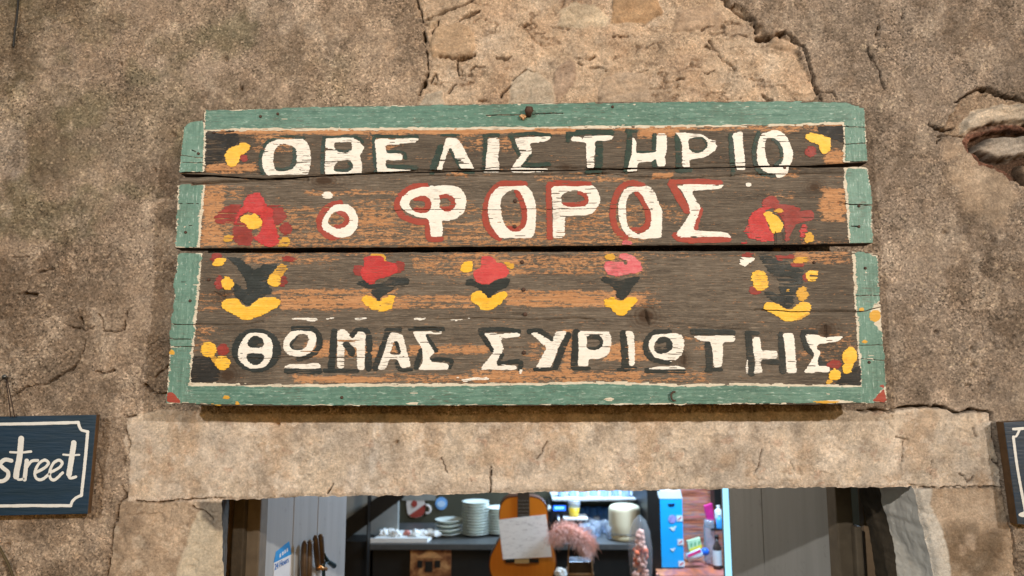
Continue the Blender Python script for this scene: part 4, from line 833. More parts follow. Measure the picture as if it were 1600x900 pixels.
letter(pC, h2, [P_((135,78),(205,74),(242,142),(266,142),(292,92),(358,100),(348,392),(292,392),(286,215),(255,205),(220,180),(190,225),(190,378),(135,380))],
  [S_(58,(112,95),(102,250),(88,365)), S_(50,(262,112),(305,82),(365,90),(385,170),(385,230)), S_(50,(380,280),(380,375)), S_(34,(40,395),(290,400)), S_(60,(200,195),(250,250))], CH, .4)
paint('letter_shade', pC, CH, h2(S_(52,(205,192),(248,238))), 2.6, rough=.8, wear=.3)
letter(pC, h2, [P_((545,100),(600,98),(650,125),(680,250),(715,370),(630,372),(610,310),(540,305),(515,388),(450,390),(490,280)), N_((580,160),(605,165),(630,220),(632,270),(540,270),(565,215))],
  [S_(40,(525,82),(625,76)), S_(54,(530,115),(480,250),(435,375)), S_(34,(595,170),(625,260),(550,266)), S_(34,(600,330),(625,385),(710,388))], CH, .45)
letter(pC, h2, [P_((725,88),(965,90),(940,112),(820,110),(850,180),(890,240),(895,262),(850,290),(870,325),(1005,340),(1008,388),(765,388),(800,340),(805,230),(775,190),(740,130))],
  [S_(32,(705,70),(850,66),(965,70)), S_(38,(822,118),(905,235)), S_(34,(865,310),(1020,312),(1015,370)), S_(42,(788,245),(750,370))], CH, .45)
letter(pC, h3, [P_((80,102),(360,100),(370,125),(205,150),(240,220),(210,270),(180,335),(185,352),(338,358),(335,388),(140,388),(60,390),(55,375),(110,310),(165,240),(125,165))],
  [S_(40,(50,78),(200,72),(350,88)), S_(46,(60,100),(105,170),(155,230)), S_(34,(225,275),(195,332),(280,330),(365,328),(362,388))], CH, .3)
letter(pC, h3, [P_((440,100),(505,100),(620,175),(625,130),(650,85),(730,85),(700,150),(660,220),(640,280),(600,375),(480,375),(520,310),(570,220),(490,145))],
  [S_(40,(435,88),(520,88),(622,162)), S_(50,(738,120),(690,230),(642,365)), S_(28,(480,388),(620,386))], CH, .4)
letter(pC, h3, [P_((815,88),(1060,88),(1080,150),(1060,260),(1000,300),(895,302),(898,360),(815,362),(820,230)), N_((880,130),(930,112),(990,120),(1015,170),(1000,220),(950,240),(900,235),(878,210),(890,170))],
  [S_(54,(800,92),(795,230),(782,365)), S_(30,(780,378),(900,376)), S_(34,(890,132),(975,132),(1002,185),(950,228),(890,222))], CH, .35)
letter(pC, h3, [P_((1180,85),(1250,95),(1258,200),(1258,360),(1215,362),(1210,240),(1195,130))], [S_(58,(1170,105),(1178,230),(1185,375)), S_(32,(1135,385),(1262,378))], CH, .3)
letter(pC, h4, [P_((200,120),(300,108),(360,100),(430,115),(445,160),(440,240),(400,300),(350,330),(290,310),(210,290),(170,230),(168,170)), N_((220,160),(270,128),(320,135),(355,170),(355,225),(310,260),(240,265),(205,230)), P_((158,380),(250,360),(420,360),(468,388),(420,386))],
  [S_(48,(325,95),(220,100),(158,155),(148,230),(195,300),(320,325)), S_(52,(245,160),(315,155),(332,200),(290,245),(230,238)), S_(44,(155,398),(435,398))], CH, .4)
letter(pC, h4, [P_((510,125),(830,122),(845,140),(840,172),(745,178),(748,250),(740,372),(675,375),(668,250),(650,170),(580,165),(540,145))],
  [S_(46,(512,92),(670,94),(825,98)), S_(56,(632,185),(640,280),(640,385)), S_(30,(620,395),(735,388))], CH, .3)
letter(pC, h4, [P_((975,140),(1038,130),(1045,240),(1175,240),(1172,305),(1045,305),(1045,350),(1060,410),(985,430),(1000,330),(985,240)), P_((1215,105),(1300,105),(1310,230),(1325,412),(1245,417),(1235,250)), P_((925,350),(940,300),(945,415),(928,415))],
  [S_(56,(945,110),(960,260),(970,415)), S_(34,(935,100),(1015,102)), S_(52,(1200,115),(1210,260),(1215,400)), S_(42,(1055,325),(1180,330))], CH, .3)
letter(pC, h5, [P_((840,215),(930,215),(990,240),(1140,222),(1110,265),(935,290),(930,330),(965,350),(940,400),(935,445),(960,458),(1030,460),(1035,505),(830,512),(835,495),(880,430),(915,370),(880,320),(850,260))],
  [S_(38,(822,198),(925,194)), S_(46,(822,220),(850,305),(900,358)), S_(34,(950,400),(965,440),(1015,442))], CH, .35)
paints('paint_scrape', pC, M['white'], h2(P_((1100,466),(1180,455),(1300,440),(1330,468),(1130,478)), ('E',1077,450,10,8), P_((1555,395),(1580,388),(1578,420),(1560,425))), 2, rough=1.6, wear=.6)
q1 = fr_(250,385); q2 = fr_(540,385)
paints('paint_scrape', pC, M['white'], q1(P_((910,560),(1100,553),(1230,562),(1232,582),(1160,582),(1050,568)), P_((1293,558),(1368,556),(1350,572),(1300,574)), P_((1522,560),(1600,560),(1600,572),(1525,572))) + q2(P_((70,560),(165,558),(165,572),(70,572)), P_((525,565),(570,555),(640,558),(600,580),(540,580)), P_((790,570),(850,565),(990,558),(990,566),(850,578))), 2, rough=1.0, wear=.5)

# flowers
multi('painted_flower', pB, [
 (M['dred'], g1(P_((320,290),(360,240),(440,185),(540,180),(560,260),(480,310),(400,320),(340,315)), P_((740,180),(830,175),(885,230),(885,290),(850,330),(800,340),(740,280)), ('E',880,362,50,52), P_((470,330),(540,260),(600,350),(640,440),(600,490),(520,485),(460,440))), 1, dict(rough=1.6, wear=.45, lump=1.5)),
 (M['red'], g1(P_((560,130),(600,95),(680,85),(720,130),(725,180),(790,210),(780,280),(800,340),(830,420),(830,470),(790,512),(700,490),(630,440),(680,390),(700,330),(690,270),(640,230),(560,230),(500,300),(480,370),(480,330),(500,250),(550,190))), 2, dict(rough=1.2, wear=.25, lump=1.2)),
 (M['ochre'], g1(('E',440,440,40,28), P_((835,450),(880,425),(920,440),(915,480),(870,515),(815,512))), 1.5, dict(rough=1.0, wear=.5)),
 (M['yellow'], g1(P_((530,285),(560,255),(610,258),(640,238),(670,265),(705,300),(690,350),(640,375),(590,365),(570,320),(535,305))), 3, dict(rough=.7, wear=.1, lump=1.0))],
 'red flower with a round yellow heart beside the small omicron')
multi('painted_flower', pB, [
 (M['dred'], g4(P_((555,175),(590,135),(650,128),(675,160),(690,190),(800,205),(860,255),(940,250),(968,290),(950,325),(880,335),(830,340),(800,370),(780,430),(760,490),(730,490),(735,380),(700,300),(640,230),(560,240))), 1, dict(rough=1.2, wear=.3, lump=1.2)),
 (M['red'], g4(P_((450,300),(480,250),(560,210),(640,210),(570,260),(600,350),(640,430),(640,490),(560,495),(450,460),(415,410),(420,370),(455,340)), P_((870,345),(900,350),(900,400),(880,470),(850,480),(850,420)), P_((400,490),(430,475),(440,500),(400,500))), 2, dict(rough=1.6, wear=.5, lump=1.2)),
 (M['ochre'], g4(P_((885,440),(930,405),(960,450),(950,495),(885,495)), ('E',680,245,32,16)), 2.4, dict(rough=1.0, wear=.4)),
 (M['yellow'], g4(P_((562,265),(600,255),(650,275),(690,310),(722,360),(710,405),(660,420),(635,425),(610,370),(580,310))), 3, dict(rough=.8, wear=.1))],
 'dark red flower with a slanting yellow heart at the end of the middle line')
multi('painted_flower', pC, [
 (M['char'], q1(P_((520,85),(620,90),(700,150),(740,190),(800,145),(920,140),(900,190),(840,250),(840,300),(880,330),(870,380),(790,395),(690,470),(580,385),(570,290),(600,290),(660,345),(680,340),(670,260),(600,160))), 1, dict(rough=1.2, wear=.35, lump=1.0)),
 (M['dred'], q1(('E',440,85,42,36), ('E',465,285,36,50), ('E',955,270,40,46), ('E',1005,95,50,25)), 1.5, dict(rough=1.4, wear=.5)),
 (M['ochre'], q1(P_((850,235),(890,195),(940,140),(985,145),(1000,175),(950,235),(920,260))), 2, dict(rough=1.0, wear=.3)),
 (M['yellow'], q1(P_((475,460),(490,430),(540,405),(590,400),(680,480),(790,400),(900,398),(945,420),(930,470),(850,515),(690,578),(640,570),(550,515),(500,500)), P_((405,140),(440,95),(510,82),(518,115),(490,150),(430,160)), ('E',528,290,50,50), P_((835,290),(860,225),(900,215),(945,235),(945,300),(900,315))), 3, dict(rough=.9, wear=.15))],
 'large flower of dark leaves with yellow buds in the upper left of the bottom board')
def tulip(fr, items, lab):
    multi('painted_flower', pC, [(m, fr(*sh), ly, dict(rough=rg, wear=wr)) for m, sh, ly, rg, wr in items], lab)
tulip(q2, [(M['dred'], [('E',105,185,52,40), ('E',415,160,48,48)], 1, 1.2, .4), (M['char'], [P_((85,285),(110,262),(160,275),(210,300),(280,290),(360,240),(490,240),(505,275),(480,305),(390,310),(350,360),(290,385),(260,435),(220,395),(195,350),(210,335),(120,310))], 1.4, 1.0, .4),
  (M['ochre'], [S_(24,(210,66),(290,70),(306,110))], 1.8, .8, .2), (M['red'], [P_((140,80),(200,72),(285,75),(300,115),(390,130),(410,170),(400,215),(320,240),(250,250),(235,285),(190,297),(150,270),(115,220),(120,180),(150,150))], 2.2, .8, .2),
  (M['yellow'], [P_((120,410),(150,385),(200,385),(260,440),(320,385),(385,382),(385,420),(360,490),(270,510),(200,490),(150,455))], 3, 1.0, .2)], 'bright red tulip with brick red side petals')
tulip(q2, [(M['char'], [P_((935,270),(970,245),(1000,260),(1060,300),(1130,290),(1180,262),(1280,245),(1292,270),(1260,315),(1190,350),(1120,410),(1070,350),(1020,320),(935,300))], 1.4, .8, .2), (M['ochre'], [P_((1220,115),(1320,135),(1318,170),(1280,180),(1250,140))], 1.6, 1.0, .3),
  (M['yellow'], [P_((900,165),(920,125),(985,112),(998,150),(990,190),(950,212),(905,195)), P_((975,400),(990,360),(1040,345),(1070,360),(1118,410),(1200,355),(1250,350),(1272,375),(1240,420),(1180,470),(1120,505),(1060,495),(1020,450),(980,430))], 3, .8, .1),
  (M['coral'], [P_((1055,75),(1130,72),(1170,100),(1180,130),(1230,130),(1270,170),(1280,210),(1250,245),(1170,258),(1120,295),(1060,295),(1010,265),(990,215),(1010,180),(1060,170))], 2.2, .8, .15)], 'coral red tulip with a yellow petal on each side')
q3 = fr_(860,385)
tulip(q3, [(M['char'], [P_((392,255),(420,235),(480,245),(550,265),(620,240),(700,232),(690,270),(640,320),(610,380),(560,430),(515,395),(510,340),(480,310),(410,280))], 1.4, .8, .25), (M['ochre'], [('E',468,83,42,28)], 2.6, .8, .1),
  (M['pink'], [P_((530,60),(600,50),(660,80),(720,150),(715,185),(660,215),(610,205),(560,235),(500,235),(440,210),(415,160),(430,115),(500,115),(560,110),(590,150),(600,110),(540,95))], 2.2, 1.0, .3),
  (M['yellow'], [P_((420,405),(500,400),(550,435),(610,395),(680,400),(680,430),(620,490),(580,540),(530,540),(490,510),(480,480),(420,475))], 3, .8, .1)], 'pink tulip, palest of the three')
q4 = fr_(1090,385)
multi('painted_flower', pC, [
 (M['char'], q4(P_((470,55),(560,52),(600,95),(720,120),(720,150),(830,180),(830,260),(800,330),(750,385),(755,440),(710,495),(560,410),(515,360),(560,350),(640,385),(635,270),(560,200),(510,140))), 1, dict(rough=1.2, wear=.85)),
 (M['dred'], q4(('E',450,340,48,38), ('E',385,65,48,18), P_((600,70),(750,65),(750,90),(620,110)), ('E',785,140,60,20), ('E',845,245,26,32)), 1.5, dict(rough=1.0, wear=.4)),
 (M['white'], q4(P_((310,130),(350,85),(440,85),(430,120),(395,145),(370,172),(350,150))), 2, dict(rough=1.6, wear=.4)),
 (M['ochre'], q4(('E',808,112,50,32), ('E',820,370,48,55), ('E',705,350,12,12), P_((800,520),(880,480),(880,520),(760,590))), 2, dict(rough=1.4, wear=.75)),
 (M['yellow'], q4(P_((510,465),(540,437),(620,445),(715,505),(790,440),(850,430),(890,470),(870,520),(730,590),(680,585),(600,535),(520,490)), P_((415,240),(430,195),(480,185),(530,205),(550,260),(555,310),(520,345),(460,345),(430,310)), S_(34,(925,205),(875,205),(860,225),(870,250),(920,250))), 3, dict(rough=1.0, wear=.15))],
 'large worn flower of striped dark leaves with yellow buds near the right border')
bits = [
 (pA, f1, [(M['dred'], [('E',555,285,32,30)], 1), (M['yellow'], [P_((405,260),(430,225),(480,190),(560,165),(600,175),(605,205),(570,245),(525,275),(520,310),(490,350),(445,355),(420,330),(415,290))], 3)], 'yellow petal with a red dot before the first letter'),
 (pA, f4, [(M['dred'], [('E',932,235,45,42)], 1), (M['yellow'], [P_((885,110),(920,88),(980,95),(1040,110),(1085,125),(1090,210),(1075,245),(1030,255),(1000,230),(995,185),(960,170),(910,150))], 3)], 'bent yellow petal with a red dot after the first line'),
 (pC, h1, [(M['dred'], [('E',492,235,48,50)], 1), (M['ochre'], [P_((385,290),(430,280),(460,330),(420,340))], 2), (M['yellow'], [('E',382,232,63,60), ('E',490,336,60,54)], 3)], 'two round yellow petals with a red dot before the last line'),
 (pC, h5, [(M['dred'], [('E',1070,445,56,34)], 2.5), (M['ochre'], [P_((1000,570),(1060,575),(1050,595),(1000,600))], 2.6), (M['yellow'], [P_((1120,380),(1150,330),(1190,310),(1240,340),(1248,400),(1215,450),(1205,500),(1160,525),(1125,500),(1140,440)), P_((1020,530),(1050,480),(1100,485),(1125,530),(1100,575),(1030,570))], 3.4)], 'yellow petals with a red dot over the last letter')]
for par, fr, its, lab in bits:
    multi('painted_flower', par, [(m, fr(*sh), ly, dict(rough=.9, wear=.2)) for m, sh, ly in its], lab)
paints('paint_spot', pB, M['pink'], [('E', 979.5, 380, 8, 4.5)], 2, rough=.8)

# nails and the big bent spike at the top
def nail(parent, px, py, r=0.0042):
    c = at(px, py, YF - 0.001); bm = B(); n = 14; rings = []
    for rr, d in ((r, 0.004), (r, -0.0006), (r * .8, -0.0016), (r * .25, -0.0021)):
        rings.append([bm.verts.new((c.x + rr * math.cos(2*math.pi*k/n), c.y + d, c.z + rr * math.sin(2*math.pi*k/n))) for k in range(n)])
    for a, b in zip(rings, rings[1:]):
        for k in range(n): bm.faces.new((a[k], a[(k+1) % n], b[(k+1) % n], b[k]))
    bm.faces.new(rings[-1]); return obj('nail', bm, M['iron'], parent, True)
for px, py in SPIKES: nail(pB if py < 390 else pC, px, py, 0.0038)
for par, px, py in ((pA,310,240),(pA,334,207),(pA,1226,262),(pA,407,182),(pA,434,178),(pA,957,167),(pB,1342,322),(pB,1342,354),(pB,290,363),(pC,1352,419),(pC,1358,566),(pC,297,470),(pC,534,621),(pC,326,437),(pC,1272,410)): nail(par, px, py, 0.0028)
c = at(826, 178, YF - 0.004)
bm = B(); tube(bm, [c + Vector((0.0, 0.03, -0.004)), c + Vector((0.0, 0.0, 0.0)), c + Vector((0.0005, -0.007, 0.004)), c + Vector((0.001, -0.009, 0.011))], [0.005, 0.006, 0.0085, 0.0062], 12)
obj('spike', bm, M['iron'], pA, True)
c = at(817, 183, YF - 0.003); bm = B(); bmesh.ops.create_icosphere(bm, subdivisions=3, radius=0.007)
for v in bm.verts: v.co = Vector((v.co.x * 0.9, v.co.y * 0.9, v.co.z * 0.75)) * (1 + 0.25 * math.sin(v.co.x * 900 + 1) * math.sin(v.co.z * 700)) + c
obj('wood_chip', bm, simple('chip', C(206, 164, 120), 0.8, 0.2, 200, 0.0005), pA)
c = at(1053, 619, YF - 0.002); bm = B(); tube(bm, [c + Vector((0.006*math.cos(a), -0.003, 0.008*math.sin(a))) for a in [R(d) for d in range(70, 291, 20)]], 0.0016, 8); obj('bent_nail', bm, M['iron'], pC, True)

# ------------------------------------------------------------------ doorway: posts and the two open leaves (parts of the front)
M['door'] = None
g = G('door_paint'); c = g.mix(g.ramp(g.noise(1, (24, 24, 2), 5, 0.6), (0.3, 0.0), (0.7, 1.0)), C(152, 152, 150), C(166, 166, 165))
c = g.mix(g.ramp(g.noise(26, det=6, rough=0.7), (0.6, 0.0), (0.75, 0.5)), c, C(100, 96, 90)); g.set(c, 0.55); g.bump(g.noise(1, (60, 60, 4), 5, 0.6), 0.0006); M['door'] = g.m
def post(px0, px1, Y, d, z1, mat):
    a = at(px0, 840, Y); b = at(px1, 840, Y); bm = B(); box(bm, a.x, b.x, Y, Y + d, -0.1, z1, 0.004); obj('door_post', bm, mat, front)
M['postpaint'] = simple('post_paint', C(104, 92, 76), 0.7, 0.2, 30, 0.001)
post(362, 381, 0.255, 0.03, ZB - 0.004, M['darkwood']); post(382.5, 406, 0.275, 0.05, ZB - 0.004, M['postpaint'])
post(1309, 1335, 0.275, 0.05, ZB - 0.004, M['postpaint']); post(1336.5, 1348, 0.255, 0.03, at(1340, 823, 0.255).z, M['postpaint'])
def leaf(pxa, pxb, seams, label):
    A = at(pxa, 820, 0.335); Bq = at(pxb, 820, 0.92); A = Vector((A.x, A.y, 0)); Bq = Vector((Bq.x, Bq.y, 0))
    d = (Bq - A).normalized(); n = Vector((d.y, -d.x, 0)); n = n if n.dot(Vector((-A.x, 0, 0))) > 0 else -n
    L = bpy.data.objects.new('door_leaf', None); COL.objects.link(L); L.parent = front; L['label'] = label
    cuts = [0.0] + [((lambda p: (Vector((p.x, p.y, 0)) - A).dot(d))(at_plane(s, 830, A, Bq))) for s in seams] + [(Bq - A).length]
    for a, b in zip(cuts, cuts[1:]):
        p = A + d * (a + 0.0015); q = A + d * (b - 0.0015)
        bm = B(); prism(bm, [(p.x, p.y, -0.08), (q.x, q.y, -0.08), (q.x, q.y, 1.98), (p.x, p.y, 1.98)], -n * 0.034, 0.0025); obj('board', bm, M['door'], L)
    p = A + d * 0.02 - n * 0.036; q = Bq - d * 0.02 - n * 0.036
    bm = B(); prism(bm, [(p.x, p.y, 0.2), (q.x, q.y, 0.2), (q.x, q.y, 0.32), (p.x, p.y, 0.32)], -n * 0.02, 0.003); prism(bm, [(p.x, p.y, 1.75), (q.x, q.y, 1.75), (q.x, q.y, 1.87), (p.x, p.y, 1.87)], -n * 0.02, 0.003); obj('ledge', bm, M['door'], L)
    return A, Bq, d, n
LA, LB, Ld, Ln = leaf(405, 541, [458, 496], 'pale blue-grey plank door leaf with a sticker, left of the doorway')
RA, RB, Rd, Rn = leaf(1311, 1141, [1192], 'dark grey plank door leaf right of the doorway')
def on_leaf(px, py, off=0.0): return at_plane(px, py, LA + Ln * off, LB + Ln * off)
def leafpoly(pts, off, th, mat, name, parent): 
    bm = B(); prism(bm, [on_leaf(x, y, off) for x, y in pts], -Ln * th); return obj(name, bm, mat, parent)
M['stblue'] = simple('sticker_blue', C(52, 142, 206), 0.35, 0.15, 60); M['stwhite'] = simple('sticker_white', C(214, 216, 220), 0.4, 0.04, 40)
M['ink'] = simple('blue_ink', C(64, 116, 184), 0.5, 0.1, 40)
st = thing('sticker', 'blue and white opening hours sticker on the pale grey door leaf', 'sticker', on_leaf(441, 900))
leafpoly([(428,879.5),(455.5,866),(454.5,925),(427,942)], 0.0008, 0.0006, M['stwhite'], 'backing', st)
leafpoly([(431.5,862),(452,845.5),(455.5,866),(428,879.5)], 0.0009, 0.0006, M['stblue'], 'header', st)
def text_on(body, p, ux, uz, size, mat, name, parent, th=0.0004):
    cu = bpy.data.curves.new(name, 'FONT'); cu.body = body; cu.size = size; cu.extrude = th
    o = bpy.data.objects.new(name, cu); COL.objects.link(o); bpy.context.view_layer.update()
    me = bpy.data.meshes.new_from_object(o.evaluated_get(bpy.context.evaluated_depsgraph_get())); bpy.data.objects.remove(o); bpy.data.curves.remove(cu)
    ux = Vector(ux); uz = Vector(uz); n = ux.cross(uz); oo = org(parent)
    for v in me.vertices: v.co = Vector(p) + ux * v.co.x + uz * v.co.y + n * v.co.z - oo
    me.materials.clear(); return link(name, me, mat, parent)
w_ = (on_leaf(454, 880) - on_leaf(429, 880)); w_.z = 0; w_ = w_.length
text_on('24 Hours', on_leaf(429, 891, 0.0016), Ld, (0, 0, 1), w_ * 0.225, M['ink'], 'lettering', st)
for x in (437, 441, 444.5, 448): leafpoly([(x, 866 - (x - 437) * .8), (x + 2, 864.6 - (x - 437) * .8), (x + 2, 870 - (x - 437) * .8), (x, 871.4 - (x - 437) * .8)], 0.0014, 0.0004, M['stwhite'], 'mark', st)

M['umber'] = simple('umber_wood', C(74, 54, 30), 0.5, 0.3, 60, 0.0008); M['petrol'] = simple('petrol_plastic', C(22, 42, 46), 0.4, 0.2, 40); M['brass'] = simple('brass', C(190, 130, 70), 0.35, 0.2, 60, Metallic=0.8); M['steel'] = simple('steel', C(150, 150, 146), 0.35, 0.15, 60, Metallic=0.7)
t = thing('hand_tool', 'dark wooden-handled tool with a teal grip hanging on the pale grey door leaf', 'tool', on_leaf(490, 905, 0.02))
for (x0, y0, x1, y1, r) in ((484, 849, 481, 925, 0.009), (476, 850, 474, 925, 0.008), (501, 839, 503, 886, 0.009), (493, 841, 497, 890, 0.008)):
    bm = B(); a = on_leaf(x0, y0, 0.022); b = on_leaf(x1, y1, 0.022); tube(bm, [a + Vector((0, 0, 0.008)), a, a.lerp(b, 0.5), b], [r * 0.5, r, r * 1.05, r * 0.9], 12); obj('handle', bm, M['umber'], t, True)
bm = B(); tube(bm, [on_leaf(488, 845, 0.02), on_leaf(484, 900, 0.02), on_leaf(483, 925, 0.02)], 0.003, 8); obj('blade', bm, M['steel'], t, True)
bm = B(); tube(bm, [on_leaf(506, 864, 0.03), on_leaf(512, 877, 0.03), on_leaf(522, 884, 0.03)], [0.003, 0.006, 0.008], 10); tube(bm, [on_leaf(512, 877, 0.03), on_leaf(505, 882, 0.03), on_leaf(507, 925, 0.03)], [0.006, 0.005, 0.005], 10); obj('grip', bm, M['petrol'], t, True)
bm = B(); tube(bm, [on_leaf(497, 886, 0.026), on_leaf(503, 888, 0.03), on_leaf(509, 889, 0.026)], 0.006, 10); obj('ferrule', bm, M['brass'], t, True)

# ------------------------------------------------------------------ small blue signs hung beside the sign
def blue_board(name, loc, face, Yf, th, label, lab_edge):
    t = thing(name, label, 'sign', loc)
    bm = B(); P3 = [at(x, y, Yf) for x, y in face]; prism(bm, P3, (0, th, 0), 0.0015)
    o = obj('board', bm, [M['navy'], M['rawedge']], t)
    for p in o.data.polygons: p.material_index = 0 if p.normal.y < -0.8 else 1
    return t
g = G('navy_paint'); n = g.noise(1, (6, 1, 40), 5, 0.6); g.set(g.mix(g.ramp(n, (0.3, 0.0), (0.7, 1.0)), C(17, 42, 56), C(20, 52, 78)), 0.5); g.bump(g.noise(1, (20, 1, 200), 5), 0.0008); M['navy'] = g.m
M['rawedge'] = simple('raw_board_edge', C(92, 68, 44), 0.8, 0.25, 60)
M['bwhite'] = simple('brushed_white', C(226, 226, 222), 0.5, 0.06, 90)
YB = -0.030
t = blue_board('street_sign', at(60, 800, YB), [(-240,655),(0,651),(151,648),(137,803),(0,805.5),(-230,808)], YB, 0.012, 'navy blue board with white script reading street, hanging on cords left of the doorway', None)
s1 = fr_(0, 570, 3.75)
kw = dict(Y=YB - 0.0002, rough=0.25, wear=0.0, bcr=False, cell=0.6)
def bp(name, shs, mat=M['bwhite'], layer=1, **k2):
    kk = dict(kw); kk.update(k2); return paint(name, t, mat, shs, layer, **kk)
bp('border_line', s1(S_(18, (-880,360),(-400,356),(0,348),(250,343),(460,338)), S_(16,(460,338),(466,362),(480,382),(517,393)), S_(18,(515,393),(500,560),(478,765)), S_(16,(478,765),(445,780),(425,800),(415,826)), S_(18,(415,826),(200,825),(0,827),(-850,838))))
def lett(*shs): bp('letter', s1(*shs), layer=2)
lett(S_(24,(68,562),(30,556),(2,582),(20,605),(48,628),(46,660),(20,680),(-10,682)))
lett(S_(34,(126,432),(116,540),(100,620),(96,655)), S_(16,(96,655),(110,672),(140,668)), S_(13,(62,512),(120,514),(184,508)))
lett(S_(24,(158,562),(150,630),(146,672)), S_(17,(152,610),(185,566),(222,560)))
lett(S_(17,(208,632),(262,604),(286,575),(262,558),(228,580),(206,630),(214,664),(245,672),(290,640)))
lett(S_(17,(292,632),(346,604),(366,575),(345,558),(312,580),(292,630),(300,668),(325,672),(368,632)))
lett(S_(32,(434,458),(422,540),(406,640)), S_(16,(402,640),(412,664),(446,656)), S_(12,(372,526),(420,529),(466,527)))
M['cord'] = simple('dark_cord', C(52, 36, 28), 0.8, 0.2, 80)
bm = B(); a = at(9, 589, -0.014); tube(bm, [at(9, 589, 0.004), a, a + Vector((0, -0.004, 0))], [0.0025, 0.0025, 0.005], 10); obj('hook', bm, M['steel'], t, True)
for pts in ([(9,590),(13,620),(17,652)], [(11,592),(17,622),(23,652)], [(7,590),(-30,620),(-70,653)]):
    bm = B(); tube(bm, [at(x, y, -0.014 - 0.010 * k) for k, (x, y) in enumerate(pts)], 0.0010, 6); obj('cord', bm, M['cord'], t, True)
t2 = blue_board('street_sign', at(1650, 820, YB), [(1568,660),(1600,658),(1830,650),(1850,812),(1604,820),(1590,819.5)], YB, 0.022, 'navy blue board with a white notched border, at the right edge of the photo', None)
t = t2
def i1(*pts): return [('S', list(pts), 4.2)]
bp('border_line', i1((1800,662),(1600,669.5),(1593,670.5)) + [('S',[(1593,670.5),(1588,681),(1583,682.5)],3.6)] + i1((1583,682.5),(1590,735),(1602,800)) + i1((1602,800),(1612,806),(1820,798)))
# loose cables on the wall
def cable(pts, r, mat, label, Y=-0.006):
    bm = B(); tube(bm, curve_pts([at(x, y, Y) for x, y in pts], 6), r, 8); o = obj('cable', bm, mat, None, True); tag(o, label, 'cable'); return o
cable([(21,74),(23,50),(27,20),(29,-20),(30,-120)], 0.0019, M['black'], 'black cable end hanging down the plaster, upper left')
cable([(-30,820),(-6,848),(8,872),(17,892),(24,915),(30,960)], 0.0022, simple('olive_cable', C(84, 72, 46), 0.7, 0.2, 60), 'thin olive cable running down the wall below the blue script sign', -0.010)
# ------------------------------------------------------------------ inside: helpers
def rbox(name, px0, px1, py0, py1, Y, d, mat, parent=None, bev=0.004):
    a = at(px0, py1, Y); b = at(px1, py0, Y); bm = B(); box(bm, a.x, b.x, Y, Y + d, a.z, b.z, bev); return obj(name, bm, mat, parent)
def rpoly(name, pts, Y, th, mat, parent=None):
    bm = B(); prism(bm, [at(x, y, Y) for x, y in pts], (0, th, 0)); return obj(name, bm, mat, parent)
def mpp(Y): return (Y + 1.4) / FPX           # metres per survey pixel at that depth (near enough)
# partition and stairs at the left
M['wallgrey'] = simple('partition_paint', C(150, 148, 140), 0.8, 0.12, 5)
o = rbox('partition', 470, 627, 560, 1100, 3.35, 0.05, M['wallgrey']); o['kind'] = 'structure'
st = thing('staircase', 'dark wooden stair with a square post behind the pale door leaf', 'stairs', at(580, 1100, 3.0))
rbox('post', 567, 581, 560, 1100, 3.0, 0.08, M['black'], st)
rpoly('stringer', [(535,848),(630,778),(630,748),(535,816)], 3.05, 0.06, M['black'], st)
bm = B()
for k in range(3):
    a = at(545 + 24 * k, 822 - 17 * k, 3.12); box(bm, a.x, a.x + 0.10, 3.12, 3.33, a.z, a.z + 0.03)
obj('tread', bm, M['darkwood'], st)
rbox('cupboard', 500, 576, 846, 1100, 3.12, 0.2, M['black']); bpy.data.objects['cupboard']['label'] = 'black cupboard under the stair slope'; bpy.data.objects['cupboard']['category'] = 'cupboard'
# counter
zc = at(700, 849, 3.1).z
ct = thing('bar_counter', 'black bar counter carrying plates, a tray and glasses', 'counter', at(800, 1100, 3.1))
xa = at(577, 850, 3.1).x; xb = at(1026, 850, 3.1).x
bm = B(); box(bm, xa, xb, 3.08, 3.74, zc - 0.035, zc, 0.004); obj('countertop', bm, simple('slate_top', C(74, 74, 72), 0.4, 0.15, 30), ct)
bm = B(); box(bm, xa + 0.02, xb - 0.005, 3.12, 3.7, -0.1, zc - 0.036); obj('front_panel', bm, M['black'], ct)
# tray of napkins
M['paper'] = simple('paper', C(224, 222, 216), 0.8, 0.05, 30); M['china'] = simple('china', C(222, 226, 214), 0.25, 0.03, 10)
tr = thing('serving_tray', 'white serving tray at the left end of the black counter', 'tray', at(622, 848, 3.15))
a = at(577, 848, 3.12); b = at(668, 848, 3.12)
bm = B(); prism(bm, [(a.x, 3.11, zc), (b.x, 3.11, zc), (b.x + 0.05, 3.42, zc), (a.x + 0.06, 3.42, zc)], (0, 0, 0.014), 0.003); obj('base', bm, M['paper'], tr)
bm = B(); prism(bm, [(a.x, 3.11, zc + 0.015), (b.x, 3.11, zc + 0.015), (b.x, 3.12, zc + 0.015), (a.x, 3.12, zc + 0.015)], (0, 0, 0.012)); obj('rim', bm, M['paper'], tr)
rng = random.Random(11)
def crumple(name, c, r, mat, label, cat, group, seed):
    rr = random.Random(seed); bm = B(); bmesh.ops.create_icosphere(bm, subdivisions=3, radius=r)
    for v in bm.verts:
        k = 1 + 0.45 * float(fbm(np.array([v.co.x / r * 2 + seed]), np.array([v.co.z / r * 2 + v.co.y / r * 1.7]), 3, seed)[0]); v.co = Vector((v.co.x * k * 1.1, v.co.y * k, max(v.co.z * k, -0.3 * r) + 0.3 * r)) + Vector(c)
    o = obj(name, bm, mat); tag(o, label, cat, group); return o
for k in range(9):
    if k in (3, 4): continue
    crumple('napkin', (a.x + 0.06 + 0.042 * k, 3.26 + 0.03 * math.sin(k * 2.1), zc + 0.016), 0.028, M['paper'], 'crumpled white napkin heaped on the white tray', 'napkin', 'napkins on the tray', 20 + k)
